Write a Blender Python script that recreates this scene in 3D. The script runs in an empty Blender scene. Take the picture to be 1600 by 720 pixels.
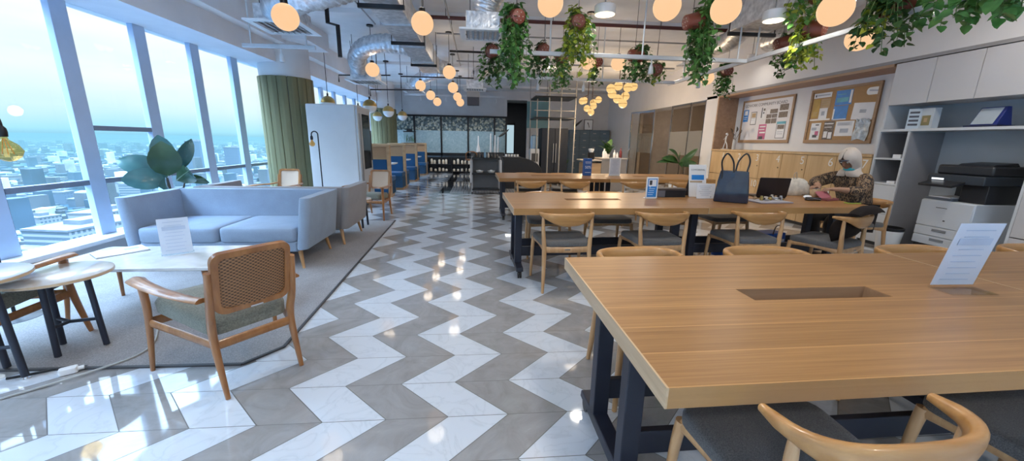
import bpy, bmesh, math, random
from mathutils import Vector, Matrix, Euler
random.seed(7)
PI = math.pi
C = bpy.context.scene.collection
V = Vector
H = 1.34            # camera height
CEIL = 3.35

# ------------------------------------------------------------------ materials
MATS = {}
def nodes_of(name):
    m = bpy.data.materials.new(name)
    m.use_nodes = True
    nt = m.node_tree
    b = nt.nodes['Principled BSDF']
    return m, nt, b
def setp(b, color=None, rough=None, metal=None, spec=None, emit=None, estr=None, coat=None, sheen=None, trans=None, ior=None, alpha=None):
    if color is not None: b.inputs['Base Color'].default_value = (*color, 1)
    if rough is not None: b.inputs['Roughness'].default_value = rough
    if metal is not None: b.inputs['Metallic'].default_value = metal
    if spec is not None: b.inputs['Specular IOR Level'].default_value = spec
    if emit is not None: b.inputs['Emission Color'].default_value = (*emit, 1)
    if estr is not None: b.inputs['Emission Strength'].default_value = estr
    if coat is not None: b.inputs['Coat Weight'].default_value = coat
    if sheen is not None: b.inputs['Sheen Weight'].default_value = sheen
    if trans is not None: b.inputs['Transmission Weight'].default_value = trans
    if ior is not None: b.inputs['IOR'].default_value = ior
    if alpha is not None: b.inputs['Alpha'].default_value = alpha
def tex(nt, kind, **kw):
    n = nt.nodes.new(kind)
    for k, v in kw.items():
        if k in n.inputs: n.inputs[k].default_value = v
        else: setattr(n, k, v)
    return n
def coords(nt, scale=(1, 1, 1), rot=(0, 0, 0), space='Object'):
    tc = nt.nodes.new('ShaderNodeTexCoord'); mp = nt.nodes.new('ShaderNodeMapping')
    mp.inputs['Scale'].default_value = scale; mp.inputs['Rotation'].default_value = rot
    nt.links.new(tc.outputs[space], mp.inputs['Vector'])
    return mp.outputs['Vector']
def set_stops(e, stops):
    while len(e) > 1: e.remove(e[len(e) - 1])
    e[0].position = stops[0][0]; e[0].color = (*stops[0][1], 1)
    for p, c in stops[1:]:
        q = e.new(p); q.color = (*c, 1)
def ramp(nt, fac, stops):
    r = nt.nodes.new('ShaderNodeValToRGB')
    e = r.color_ramp.elements
    set_stops(e, stops)
    nt.links.new(fac, r.inputs['Fac'])
    return r.outputs['Color']
def bump(nt, b, h, strength=0.2, dist=0.01):
    n = nt.nodes.new('ShaderNodeBump'); n.inputs['Strength'].default_value = strength; n.inputs['Distance'].default_value = dist
    nt.links.new(h, n.inputs['Height']); nt.links.new(n.outputs['Normal'], b.inputs['Normal'])
def plain(name, color, rough=0.5, metal=0.0, var=0.06, scale=6.0, bmp=0.0, **kw):
    """a plain surface with a little procedural unevenness"""
    if name in MATS: return MATS[name]
    m, nt, b = nodes_of(name)
    setp(b, color, rough, metal, **kw)
    if var:
        v = coords(nt)
        n = tex(nt, 'ShaderNodeTexNoise', Scale=scale, Detail=4.0)
        nt.links.new(v, n.inputs['Vector'])
        lo = tuple(max(0, c * (1 - var)) for c in color); hi = tuple(min(1, c * (1 + var)) for c in color)
        nt.links.new(ramp(nt, n.outputs['Fac'], [(0.3, lo), (0.7, hi)]), b.inputs['Base Color'])
        if bmp: bump(nt, b, n.outputs['Fac'], bmp)
    MATS[name] = m
    return m
def wood(name, dark, light, rough=0.35, axis=0, grain=26.0, stretch=0.045, plank=None, **kw):
    if name in MATS: return MATS[name]
    m, nt, b = nodes_of(name)
    setp(b, light, rough, **kw)
    sc = [1, 1, 1]; sc[axis] = stretch
    v = coords(nt, tuple(sc))
    n = tex(nt, 'ShaderNodeTexNoise', Scale=grain, Detail=7.0, Roughness=0.62, Distortion=0.35)
    nt.links.new(v, n.inputs['Vector'])
    mid = tuple((a + c) / 2 for a, c in zip(dark, light))
    col = ramp(nt, n.outputs['Fac'], [(0.28, dark), (0.5, mid), (0.68, light)])
    n2 = tex(nt, 'ShaderNodeTexNoise', Scale=grain * 0.16, Detail=3.0)
    nt.links.new(v, n2.inputs['Vector'])
    mx = tex(nt, 'ShaderNodeMix', data_type='RGBA', blend_type='MULTIPLY')
    mx.inputs['Factor'].default_value = 0.6
    nt.links.new(col, mx.inputs[6])
    nt.links.new(ramp(nt, n2.outputs['Fac'], [(0.35, (0.8, 0.78, 0.76)), (0.65, (1, 1, 1))]), mx.inputs[7])
    out = mx.outputs[2]
    if plank:      # board-wide tone steps and pale seams across the boards
        tc = nt.nodes.new('ShaderNodeTexCoord'); sp = nt.nodes.new('ShaderNodeSeparateXYZ')
        nt.links.new(tc.outputs['Object'], sp.inputs[0])
        dv = tex(nt, 'ShaderNodeMath', operation='MULTIPLY'); dv.inputs[1].default_value = 1 / plank
        nt.links.new(sp.outputs[1 if axis == 0 else 0], dv.inputs[0])
        fl = tex(nt, 'ShaderNodeMath', operation='FLOOR'); nt.links.new(dv.outputs[0], fl.inputs[0])
        wn = tex(nt, 'ShaderNodeTexWhiteNoise', noise_dimensions='1D'); nt.links.new(fl.outputs[0], wn.inputs['W'])
        m2 = tex(nt, 'ShaderNodeMix', data_type='RGBA', blend_type='MULTIPLY'); m2.inputs['Factor'].default_value = 0.75
        nt.links.new(out, m2.inputs[6])
        nt.links.new(ramp(nt, wn.outputs['Value'], [(0, (0.90, 0.88, 0.86)), (1, (1.04, 1.02, 1.0))]), m2.inputs[7])
        fr = tex(nt, 'ShaderNodeMath', operation='FRACT'); nt.links.new(dv.outputs[0], fr.inputs[0])
        lt = tex(nt, 'ShaderNodeMath', operation='LESS_THAN'); lt.inputs[1].default_value = 0.03; nt.links.new(fr.outputs[0], lt.inputs[0])
        m3 = tex(nt, 'ShaderNodeMix', data_type='RGBA'); nt.links.new(lt.outputs[0], m3.inputs['Factor'])
        nt.links.new(m2.outputs[2], m3.inputs[6]); m3.inputs[7].default_value = (*[min(1, c * 1.12) for c in light], 1)
        out = m3.outputs[2]
    nt.links.new(out, b.inputs['Base Color'])
    MATS[name] = m
    return m
def glow(name, color, strength):
    if name in MATS: return MATS[name]
    m, nt, b = nodes_of(name)
    setp(b, (0.01, 0.008, 0.006), 0.5, emit=color, estr=strength, spec=0.1)
    MATS[name] = m
    return m
def glass(name, tint=(1, 1, 1), refl=0.06, rough=0.0, frost=0.0, frost_col=(0.8, 0.9, 1.0)):
    """thin pane: mostly see-through, a little mirror, optionally frosted film"""
    if name in MATS: return MATS[name]
    m = bpy.data.materials.new(name); m.use_nodes = True
    nt = m.node_tree; nt.nodes.clear()
    out = nt.nodes.new('ShaderNodeOutputMaterial')
    tr = nt.nodes.new('ShaderNodeBsdfTransparent'); tr.inputs[0].default_value = (*tint, 1)
    gl = nt.nodes.new('ShaderNodeBsdfGlossy'); gl.inputs['Roughness'].default_value = rough
    lw = nt.nodes.new('ShaderNodeLayerWeight'); lw.inputs['Blend'].default_value = 0.5
    mx = nt.nodes.new('ShaderNodeMixShader')
    pw = tex(nt, 'ShaderNodeMath', operation='POWER'); pw.inputs[1].default_value = 5.0
    nt.links.new(lw.outputs['Facing'], pw.inputs[0])
    ml = tex(nt, 'ShaderNodeMath', operation='MULTIPLY_ADD'); ml.inputs[1].default_value = 0.5; ml.inputs[2].default_value = refl * 0.5
    nt.links.new(pw.outputs[0], ml.inputs[0])
    nt.links.new(ml.outputs[0], mx.inputs[0]); nt.links.new(tr.outputs[0], mx.inputs[1]); nt.links.new(gl.outputs[0], mx.inputs[2])
    last = mx.outputs[0]
    if frost:
        df = nt.nodes.new('ShaderNodeBsdfTranslucent'); df.inputs[0].default_value = (*frost_col, 1)
        d2 = nt.nodes.new('ShaderNodeBsdfDiffuse'); d2.inputs[0].default_value = (*frost_col, 1)
        ma = nt.nodes.new('ShaderNodeMixShader'); ma.inputs[0].default_value = 0.5
        nt.links.new(df.outputs[0], ma.inputs[1]); nt.links.new(d2.outputs[0], ma.inputs[2])
        m2 = nt.nodes.new('ShaderNodeMixShader'); m2.inputs[0].default_value = frost
        nt.links.new(last, m2.inputs[1]); nt.links.new(ma.outputs[0], m2.inputs[2]); last = m2.outputs[0]
    nt.links.new(last, out.inputs[0])
    MATS[name] = m
    return m
def weave(name, c1, c2, scale=170.0, rough=0.55, axes=(0, 2)):
    """woven cane / textile: crossing strands"""
    if name in MATS: return MATS[name]
    m, nt, b = nodes_of(name); setp(b, c1, rough)
    tc = nt.nodes.new('ShaderNodeTexCoord'); sp = nt.nodes.new('ShaderNodeSeparateXYZ')
    nt.links.new(tc.outputs['Object'], sp.inputs[0])
    ss = []
    for k, ax in enumerate(axes):
        mu = tex(nt, 'ShaderNodeMath', operation='MULTIPLY'); mu.inputs[1].default_value = scale * (1 if k == 0 else 1.35)
        nt.links.new(sp.outputs[ax], mu.inputs[0])
        si = tex(nt, 'ShaderNodeMath', operation='SINE'); nt.links.new(mu.outputs[0], si.inputs[0]); ss.append(si.outputs[0])
    pr = tex(nt, 'ShaderNodeMath', operation='MULTIPLY'); nt.links.new(ss[0], pr.inputs[0]); nt.links.new(ss[1], pr.inputs[1])
    ad = tex(nt, 'ShaderNodeMath', operation='MULTIPLY_ADD'); ad.inputs[1].default_value = 0.5; ad.inputs[2].default_value = 0.5
    nt.links.new(pr.outputs[0], ad.inputs[0])
    nt.links.new(ramp(nt, ad.outputs[0], [(0.15, c2), (0.55, c1), (0.9, tuple(min(1, c * 1.25) for c in c1))]), b.inputs['Base Color'])
    bump(nt, b, ad.outputs[0], 0.5, 0.004)
    MATS[name] = m
    return m
def fabric(name, color, scale=420.0, var=0.12, rough=0.9, speck=None):
    if name in MATS: return MATS[name]
    m, nt, b = nodes_of(name); setp(b, color, rough, sheen=0.15, spec=0.25)
    v = coords(nt)
    n = tex(nt, 'ShaderNodeTexNoise', Scale=scale, Detail=2.0); nt.links.new(v, n.inputs['Vector'])
    n2 = tex(nt, 'ShaderNodeTexNoise', Scale=5.0, Detail=3.0); nt.links.new(v, n2.inputs['Vector'])
    lo = speck or tuple(c * (1 - 2 * var) for c in color); hi = tuple(min(1, c * (1 + var)) for c in color)
    c1 = ramp(nt, n.outputs['Fac'], [(0.35, lo), (0.6, color), (0.8, hi)])
    mx = tex(nt, 'ShaderNodeMix', data_type='RGBA', blend_type='MULTIPLY'); mx.inputs['Factor'].default_value = 1.0
    nt.links.new(c1, mx.inputs[6]); nt.links.new(ramp(nt, n2.outputs['Fac'], [(0.3, (0.92,) * 3), (0.7, (1.05,) * 3)]), mx.inputs[7])
    nt.links.new(mx.outputs[2], b.inputs['Base Color'])
    bump(nt, b, n.outputs['Fac'], 0.25, 0.002)
    MATS[name] = m
    return m
def leafmat(name, c1, c2, rough=0.4, scale=9.0):
    if name in MATS: return MATS[name]
    m, nt, b = nodes_of(name); setp(b, c1, rough)
    v = coords(nt)
    n = tex(nt, 'ShaderNodeTexNoise', Scale=scale, Detail=2.0); nt.links.new(v, n.inputs['Vector'])
    nt.links.new(ramp(nt, n.outputs['Fac'], [(0.35, c1), (0.65, c2)]), b.inputs['Base Color'])
    MATS[name] = m
    return m

# ------------------------------------------------------------------ mesh builder
class MB:
    def __init__(s, M=None):
        s.bm = bmesh.new(); s.M = M
    def _v(s, p):
        p = V(p)
        return s.bm.verts.new(s.M @ p if s.M else p)
    def face(s, pts):
        return s.bm.faces.new([s._v(p) for p in pts])
    def box(s, c, d, rot=None):
        R = rot if isinstance(rot, Matrix) else (Euler(rot).to_matrix() if rot else None)
        vs = []
        for x in (-.5, .5):
            for y in (-.5, .5):
                for z in (-.5, .5):
                    p = V((x * d[0], y * d[1], z * d[2]))
                    if R: p = R @ p
                    vs.append(s._v(p + V(c)))
        for f in ((0, 1, 3, 2), (4, 6, 7, 5), (0, 4, 5, 1), (2, 3, 7, 6), (0, 2, 6, 4), (1, 5, 7, 3)):
            s.bm.faces.new([vs[i] for i in f])
        return s
    def bx(s, x0, x1, y0, y1, z0, z1):
        return s.box(((x0 + x1) / 2, (y0 + y1) / 2, (z0 + z1) / 2), (abs(x1 - x0), abs(y1 - y0), abs(z1 - z0)))
    def loft(s, rings, close=True, caps=True):
        R = [[s._v(p) for p in r] for r in rings]
        n = len(R[0])
        for a, b in zip(R, R[1:]):
            for i in range(n if close else n - 1):
                j = (i + 1) % n
                s.bm.faces.new((a[i], a[j], b[j], b[i]))
        if caps and close:
            s.bm.faces.new(list(reversed(R[0]))); s.bm.faces.new(R[-1])
        return s
    def tube(s, pts, r, n=8, caps=True, flat=None, smooth=0):
        pts = [V(p) for p in pts]
        if smooth: pts = spline(pts, smooth)
        rs = r if isinstance(r, (list, tuple)) else [r] * len(pts)
        if len(rs) != len(pts):
            k = len(rs) - 1; L = len(pts) - 1; rs2 = []
            for i in range(len(pts)):
                t = i / L * k; a = min(int(t), k - 1); rs2.append(rs[a] + (rs[a + 1] - rs[a]) * (t - a))
            rs = rs2
        rings = []; up = None
        for i, p in enumerate(pts):
            t = (pts[min(i + 1, len(pts) - 1)] - pts[max(i - 1, 0)])
            if t.length < 1e-9: t = V((0, 0, 1))
            t.normalize()
            if up is None:
                up = V((0, 0, 1)) if abs(t.z) < 0.9 else V((0, 1, 0))
            sd = t.cross(up)
            if sd.length < 1e-5: sd = t.cross(V((1, 0, 0)))
            sd.normalize(); u2 = sd.cross(t).normalized(); up = u2
            fx, fy = (1, 1) if flat is None else flat
            rings.append([p + (sd * math.cos(a) * fx + u2 * math.sin(a) * fy) * rs[i] for a in [2 * PI * k / n for k in range(n)]])
        return s.loft(rings, True, caps)
    def cyl(s, p0, p1, r0, r1=None, n=14, caps=True):
        return s.tube([p0, p1], [r0, r0 if r1 is None else r1], n, caps)
    def lathe(s, prof, c=(0, 0, 0), n=20, caps=True, sx=1, sy=1):
        c = V(c)
        return s.loft([[c + V((r * math.cos(2 * PI * k / n) * sx, r * math.sin(2 * PI * k / n) * sy, z)) for k in range(n)] for r, z in prof], True, caps)
    def sphere(s, c, r, n=16, m=10, sc=(1, 1, 1), R=None):
        c = V(c); rings = []
        for i in range(m + 1):
            th = PI * i / m; rr = max(math.sin(th), 0.004)
            ring = []
            for k in range(n):
                p = V((rr * math.cos(2 * PI * k / n) * sc[0], rr * math.sin(2 * PI * k / n) * sc[1], -math.cos(th) * sc[2])) * r
                ring.append(c + (R @ p if R else p))
            rings.append(ring)
        return s.loft(rings)
    def prism(s, poly, a, b, axis=2):
        """poly: 2-D points; extruded from a to b along axis"""
        def P(p, t):
            return (p[0], p[1], t) if axis == 2 else ((p[0], t, p[1]) if axis == 1 else (t, p[0], p[1]))
        return s.loft([[P(p, a) for p in poly], [P(p, b) for p in poly]])
    def rbox(s, c, d, r=0.02, n=4, axis=2, rot=None):
        """slab with rounded corners in the plane across axis"""
        i, j = [(1, 2), (0, 2), (0, 1)][axis]
        poly = rrect(d[i], d[j], r, n)
        rings = []
        R = rot if isinstance(rot, Matrix) else (Euler(rot).to_matrix() if rot else None)
        for t in (-.5, .5):
            ring = []
            for p in poly:
                q = [0, 0, 0]; q[i] = p[0]; q[j] = p[1]; q[axis] = t * d[axis]
                q = V(q)
                if R: q = R @ q
                ring.append(q + V(c))
            rings.append(ring)
        return s.loft(rings)
    def build(s, name, mat, parent=None, smooth=None, bevel=0.0, seg=2, sub=0, loc=None, rot=None):
        bm = s.bm
        bmesh.ops.recalc_face_normals(bm, faces=bm.faces[:])
        me = bpy.data.meshes.new(name); bm.to_mesh(me); bm.free()
        if mat: me.materials.append(mat)
        o = bpy.data.objects.new(name, me); C.objects.link(o)
        if parent: o.parent = parent
        if loc: o.location = loc
        if rot: o.rotation_euler = rot
        if bevel:
            b = o.modifiers.new('Bevel', 'BEVEL'); b.width = bevel; b.segments = seg; b.limit_method = 'ANGLE'; b.angle_limit = 0.6
        if sub:
            b = o.modifiers.new('Sub', 'SUBSURF'); b.levels = sub; b.render_levels = sub
        if smooth is not None:
            me.shade_smooth()
            if smooth: me.set_sharp_from_angle(angle=math.radians(smooth))
        elif bevel or sub:
            me.shade_smooth()
            if not sub: me.set_sharp_from_angle(angle=math.radians(40))
        return o
def rrect(w, h, r, n=4):
    pts = []
    for cx, cy, a0 in ((w / 2 - r, h / 2 - r, 0), (-w / 2 + r, h / 2 - r, PI / 2), (-w / 2 + r, -h / 2 + r, PI), (w / 2 - r, -h / 2 + r, 1.5 * PI)):
        for k in range(n + 1):
            a = a0 + PI / 2 * k / n
            pts.append((cx + r * math.cos(a), cy + r * math.sin(a)))
    return pts
def spline(pts, k=6):
    P = [V(p) for p in pts]; out = []
    for i in range(len(P) - 1):
        p0 = P[max(i - 1, 0)]; p1 = P[i]; p2 = P[i + 1]; p3 = P[min(i + 2, len(P) - 1)]
        for j in range(k):
            t = j / k
            out.append(0.5 * ((2 * p1) + (p2 - p0) * t + (2 * p0 - 5 * p1 + 4 * p2 - p3) * t * t + (3 * p1 - p0 - 3 * p2 + p3) * t ** 3))
    out.append(P[-1])
    return out

# ------------------------------------------------------------------ scene bookkeeping
def tag(o, label, cat, group=None, kind=None):
    o['label'] = label; o['category'] = cat
    if group: o['group'] = group
    if kind: o['kind'] = kind
    return o
def thing(name, label, cat, loc=(0, 0, 0), rz=0.0, group=None):
    o = bpy.data.objects.new(name, None); C.objects.link(o)
    o.location = loc; o.rotation_euler = (0, 0, rz); o.empty_display_size = 0.1
    return tag(o, label, cat, group)
def struct(o, label=None):
    o['kind'] = 'structure'
    if label: o['label'] = label
    return o
def dup(root, loc=None, rz=None, label=None, group=None):
    def cp(o, par):
        c = o.copy(); C.objects.link(c)
        if par: c.parent = par
        for ch in list(o.children): cp(ch, c)
        return c
    r = cp(root, None)
    if loc is not None: r.location = loc
    if rz is not None: r.rotation_euler = (r.rotation_euler[0], r.rotation_euler[1], rz)
    if label: r['label'] = label
    if group: r['group'] = group
    return r

# ------------------------------------------------------------------ lettering (made first, kept as meshes)
_TXT = {}
def prep_text(items):
    tmp = []
    for s_ in items:
        cu = bpy.data.curves.new('t', 'FONT'); cu.body = s_; cu.align_x = 'CENTER'; cu.align_y = 'CENTER'; cu.size = 1.0; cu.extrude = 0.01
        ob = bpy.data.objects.new('t', cu); C.objects.link(ob); tmp.append((s_, ob))
    dg = bpy.context.evaluated_depsgraph_get()
    for s_, ob in tmp:
        _TXT[s_] = bpy.data.meshes.new_from_object(ob.evaluated_get(dg))
    for s_, ob in tmp:
        cu = ob.data; bpy.data.objects.remove(ob); bpy.data.curves.remove(cu)
def letter(s_, name, mat, parent, loc, rot, size):
    """lettering facing the given direction; size = cap height scale"""
    me = _TXT[s_].copy(); me.materials.clear(); me.materials.append(mat)
    o = bpy.data.objects.new(name, me); C.objects.link(o); o.parent = parent
    o.location = loc; o.rotation_euler = rot; o.scale = (size, size, size * 0.3)
    return o
prep_text(['1', '2', '3', '4', '5', '6', '7', '8', '9', '10', '11', '12', '13', '14', 'GOWORK COMMUNITY BOARD', 'COMMUNITY', 'WELCOME', 'COWORKING', '50%'])
FACE_NEG_X = (PI / 2, 0, -PI / 2)      # readable from -X looking +X
FACE_NEG_Y = (PI / 2, 0, 0)            # readable from -Y looking +Y

# ------------------------------------------------------------------ palette
M_wall = plain('wall_paint', (0.72, 0.70, 0.69), 0.75, var=0.03, scale=2.0, bmp=0.02)
M_ceil = plain('ceiling_paint', (0.80, 0.80, 0.80), 0.85, var=0.05, scale=3.0, bmp=0.05)
M_beam = plain('beam_paint', (0.76, 0.76, 0.78), 0.8, var=0.04, scale=3.0)
M_farwall = plain('far_wall_paint', (0.60, 0.60, 0.61), 0.8, var=0.05, scale=3.0)
M_alu = plain('window_aluminium', (0.42, 0.55, 0.74), 0.4, 0.1, var=0.03)  # blue of the window light is put into the aluminium colour
M_gasket = plain('window_gasket', (0.06, 0.07, 0.09), 0.5, var=0.05)
M_sill = plain('stone_sill', (0.80, 0.80, 0.80), 0.3, var=0.04, scale=10)
M_pane = glass('window_glass', (0.985, 0.995, 1.0), 0.02)
M_clear = glass('clear_glass', (0.95, 0.96, 0.95), 0.06)
M_black = plain('black_metal', (0.016, 0.017, 0.021), 0.38, 0.3, var=0.15)
M_navy = plain('navy_black_metal', (0.022, 0.026, 0.042), 0.42, 0.2, var=0.12)
M_dark = plain('dark_grey', (0.05, 0.05, 0.055), 0.5)
M_white = plain('white_lacquer', (0.80, 0.80, 0.80), 0.35, var=0.03)
M_paper = plain('white_paper', (0.82, 0.84, 0.88), 0.6, var=0.03)
M_ink = plain('dark_ink', (0.08, 0.08, 0.10), 0.6, var=0.1)
M_blueprint = plain('blue_print', (0.02, 0.22, 0.62), 0.45, var=0.12, scale=14)
M_deepblue = plain('deep_blue_print', (0.02, 0.10, 0.36), 0.45, var=0.1, scale=14)
M_greyink = plain('grey_ink', (0.42, 0.46, 0.54), 0.6, var=0.1)
M_oak = wood('oak_table', (0.285, 0.135, 0.046), (0.46, 0.245, 0.090), 0.34, 0, 62, 0.026, plank=0.155, spec=0.4)
M_oakedge = wood('oak_edge', (0.50, 0.33, 0.18), (0.70, 0.51, 0.32), 0.3, 1, 26, 0.06)
M_chairwood = wood('honey_ash', (0.46, 0.24, 0.10), (0.66, 0.40, 0.195), 0.3, 2, 22, 0.12, coat=0.2)
M_crest = wood('honey_ash_crest', (0.41, 0.19, 0.055), (0.63, 0.335, 0.12), 0.28, 0, 22, 0.10, coat=0.25)
M_teak = wood('teak', (0.24, 0.090, 0.026), (0.43, 0.185, 0.058), 0.28, 2, 22, 0.10, coat=0.3)
M_lockwood = wood('pale_oak_veneer', (0.56, 0.355, 0.17), (0.68, 0.46, 0.24), 0.45, 2, 18, 0.06)
M_surround = wood('brown_oak_surround', (0.34, 0.20, 0.12), (0.46, 0.29, 0.18), 0.45, 1, 18, 0.06)
M_boothwood = wood('booth_oak', (0.46, 0.29, 0.15), (0.62, 0.42, 0.24), 0.4, 0, 20, 0.08)
M_seat = fabric('charcoal_felt', (0.15, 0.148, 0.145), 300, 0.25, speck=(0.08, 0.08, 0.085))
M_sofa = fabric('blue_grey_felt', (0.29, 0.365, 0.47), 350, 0.08)
M_sofaback = fabric('taupe_felt', (0.30, 0.29, 0.30), 350, 0.08)
M_cushion = fabric('sage_velvet', (0.22, 0.22, 0.18), 120, 0.15)
M_boothblue = fabric('booth_blue', (0.02, 0.10, 0.24), 200, 0.12)
M_cane = weave('brown_cane', (0.27, 0.135, 0.06), (0.06, 0.028, 0.014), 260)
M_palecane = weave('pale_cane', (0.60, 0.44, 0.32), (0.36, 0.24, 0.16), 300)
M_sagewood = wood('sage_panel', (0.15, 0.145, 0.07), (0.21, 0.20, 0.10), 0.55, 2, 14, 0.06)
M_brass = plain('brass', (0.44, 0.30, 0.11), 0.28, 0.85, var=0.08)
M_globe = glow('lit_globe', (1.0, 0.62, 0.34), 0.62)
M_amber = glow('amber_globe', (1.0, 0.62, 0.24), 0.66)
M_lamp = glow('lit_diffuser', (1.0, 0.83, 0.58), 2.2)
M_opal = plain('opal_glass', (0.82, 0.84, 0.86), 0.2, var=0.02)
M_foil = None
def foil():
    m, nt, b = nodes_of('duct_foil'); setp(b, (0.76, 0.77, 0.79), 0.36, 0.72)
    v = coords(nt)
    n = tex(nt, 'ShaderNodeTexNoise', Scale=16.0, Detail=6.0); nt.links.new(v, n.inputs['Vector'])
    nt.links.new(ramp(nt, n.outputs['Fac'], [(0.3, (0.52, 0.53, 0.55)), (0.7, (0.88, 0.89, 0.91))]), b.inputs['Base Color'])
    bump(nt, b, n.outputs['Fac'], 0.55, 0.02)
    return m
M_foil = foil()
M_pot = plain('terracotta_plastic', (0.20, 0.05, 0.03), 0.45, var=0.1)
M_rope = plain('dark_wire', (0.03, 0.03, 0.03), 0.5)
M_leafA = leafmat('pothos_green', (0.06, 0.19, 0.04), (0.15, 0.34, 0.08))
M_leafB = leafmat('pothos_lime', (0.20, 0.30, 0.02), (0.42, 0.46, 0.05))
M_leafC = leafmat('pothos_deep', (0.015, 0.065, 0.015), (0.05, 0.13, 0.03))
M_rubber = leafmat('rubber_leaf', (0.03, 0.075, 0.04), (0.06, 0.12, 0.065), 0.25, 4)
M_rubber2 = leafmat('rubber_leaf_blue', (0.04, 0.12, 0.12), (0.08, 0.19, 0.18), 0.22, 4)
M_track = plain('white_track', (0.62, 0.64, 0.66), 0.4, 0.2)
M_pipe = plain('dark_red_pipe', (0.10, 0.025, 0.022), 0.45)
M_rod = plain('grey_rod', (0.35, 0.35, 0.36), 0.4, 0.5)
M_chrome = plain('chrome', (0.75, 0.75, 0.76), 0.15, 1.0, var=0.02)
# ================================================================== SETTING
# ---- floor: zigzag marble in two tones
def floor_material():
    m, nt, b = nodes_of('zigzag_marble'); setp(b, (0.5, 0.5, 0.5), 0.06, spec=0.75)
    L = nt.links
    tc = nt.nodes.new('ShaderNodeTexCoord'); sp = nt.nodes.new('ShaderNodeSeparateXYZ'); L.new(tc.outputs['Object'], sp.inputs[0])
    def mth(op, a, bb=None, c=None):
        n = tex(nt, 'ShaderNodeMath', operation=op)
        for i, x in enumerate((a, bb, c)):
            if x is None: continue
            if isinstance(x, (int, float)): n.inputs[i].default_value = x
            else: L.new(x, n.inputs[i])
        return n.outputs[0]
    x0, y0, w, a, dy = -0.1361, 1.9246, 0.30123, 0.2837, 0.2791
    j = mth('DIVIDE', mth('SUBTRACT', sp.outputs[1], y0), dy)
    tri = mth('PINGPONG', j, 1.0)
    v = mth('DIVIDE', mth('SUBTRACT', mth('SUBTRACT', sp.outputs[0], x0), mth('MULTIPLY', tri, a)), w)
    par = mth('MODULO', mth('ADD', mth('FLOOR', v), 1000.0), 2.0)          # 1 -> white
    fv = mth('FRACT', mth('ADD', v, 1000.0)); fj = mth('FRACT', mth('ADD', j, 1000.0))
    ev = mth('MINIMUM', fv, mth('SUBTRACT', 1.0, fv)); ej = mth('MINIMUM', fj, mth('SUBTRACT', 1.0, fj))
    jt = mth('MAXIMUM', mth('LESS_THAN', ev, 0.010), mth('LESS_THAN', ej, 0.0065))
    vec = tc.outputs['Object']
    # per tile offset so that veins break at the joints
    cell = mth('ADD', mth('MULTIPLY', mth('FLOOR', v), 3.17), mth('MULTIPLY', mth('FLOOR', j), 7.31))
    cb = nt.nodes.new('ShaderNodeCombineXYZ'); L.new(cell, cb.inputs[2])
    va = tex(nt, 'ShaderNodeVectorMath', operation='ADD'); L.new(vec, va.inputs[0]); L.new(cb.outputs[0], va.inputs[1])
    n1 = tex(nt, 'ShaderNodeTexNoise', Scale=4.5, Detail=8.0, Roughness=0.65, Distortion=1.6); L.new(va.outputs[0], n1.inputs['Vector'])
    n2 = tex(nt, 'ShaderNodeTexNoise', Scale=3.0, Detail=5.0, Distortion=2.5); L.new(va.outputs[0], n2.inputs['Vector'])
    grey = ramp(nt, n1.outputs['Fac'], [(0.25, (0.25, 0.24, 0.235)), (0.5, (0.31, 0.30, 0.295)), (0.66, (0.345, 0.335, 0.33)), (0.76, (0.44, 0.43, 0.425))])
    vein = mth('ABSOLUTE', mth('SUBTRACT', n2.outputs['Fac'], 0.5))
    white = ramp(nt, vein, [(0.0, (0.54, 0.58, 0.63)), (0.012, (0.58, 0.62, 0.67)), (0.05, (0.61, 0.65, 0.70))])
    mx = tex(nt, 'ShaderNodeMix', data_type='RGBA'); L.new(par, mx.inputs['Factor']); L.new(grey, mx.inputs[6]); L.new(white, mx.inputs[7])
    m2 = tex(nt, 'ShaderNodeMix', data_type='RGBA'); L.new(jt, m2.inputs['Factor']); L.new(mx.outputs[2], m2.inputs[6]); m2.inputs[7].default_value = (0.11, 0.105, 0.10, 1)
    L.new(m2.outputs[2], b.inputs['Base Color'])
    rr = mth('ADD', 0.05, mth('MULTIPLY', jt, 0.4)); L.new(rr, b.inputs['Roughness'])
    return m
Y0, Y1 = -4.0, 16.5
XW, XR, XC = -4.2, 6.06, 5.55
struct(MB().bx(XW - .15, 9.2, Y0 - .15, 22.0, -0.25, 0.0).build('floor', floor_material()))
# pantry floor inlay: a dark strip and pale tiles beyond the line
def stripes_mat():
    m, nt, b = nodes_of('pantry_tiles'); setp(b, (0.5, 0.52, 0.55), 0.06, spec=0.7)
    v = coords(nt, (1, 1, 1))
    br = tex(nt, 'ShaderNodeTexBrick', Scale=3.2, **{'Color1': (0.46, 0.47, 0.49, 1), 'Color2': (0.36, 0.37, 0.39, 1), 'Mortar': (0.05, 0.05, 0.06, 1), 'Mortar Size': 0.03})
    nt.links.new(v, br.inputs['Vector']); nt.links.new(br.outputs['Color'], b.inputs['Base Color'])
    return m
struct(MB().bx(-1.03, -0.75, 9.88, 16.5, -0.002, 0.0025).build('trim_1', plain('black_marble', (0.012, 0.013, 0.016), 0.06, var=0.3)))
struct(MB().bx(-0.75, 1.9, 9.88, 16.5, -0.002, 0.0022).build('floor_pantry', stripes_mat()))
struct(MB().bx(-0.75, 1.9, 9.82, 9.88, -0.002, 0.0026).build('trim_2', plain('black_marble', (0.012, 0.013, 0.016), 0.06)))
# ---- ceiling
struct(MB().bx(XW - .15, 9.2, Y0 - .15, 22.0, CEIL, CEIL + 0.2).build('ceiling', M_ceil))
for k, y in enumerate((2.6, 6.85, 11.1, 15.0)):       # shallow cross ribs of the slab
    struct(MB().bx(-3.42, XC, y, y + 0.12, CEIL - 0.07, CEIL + 0.01).build('beam_%d' % (k + 1), M_ceil))
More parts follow.
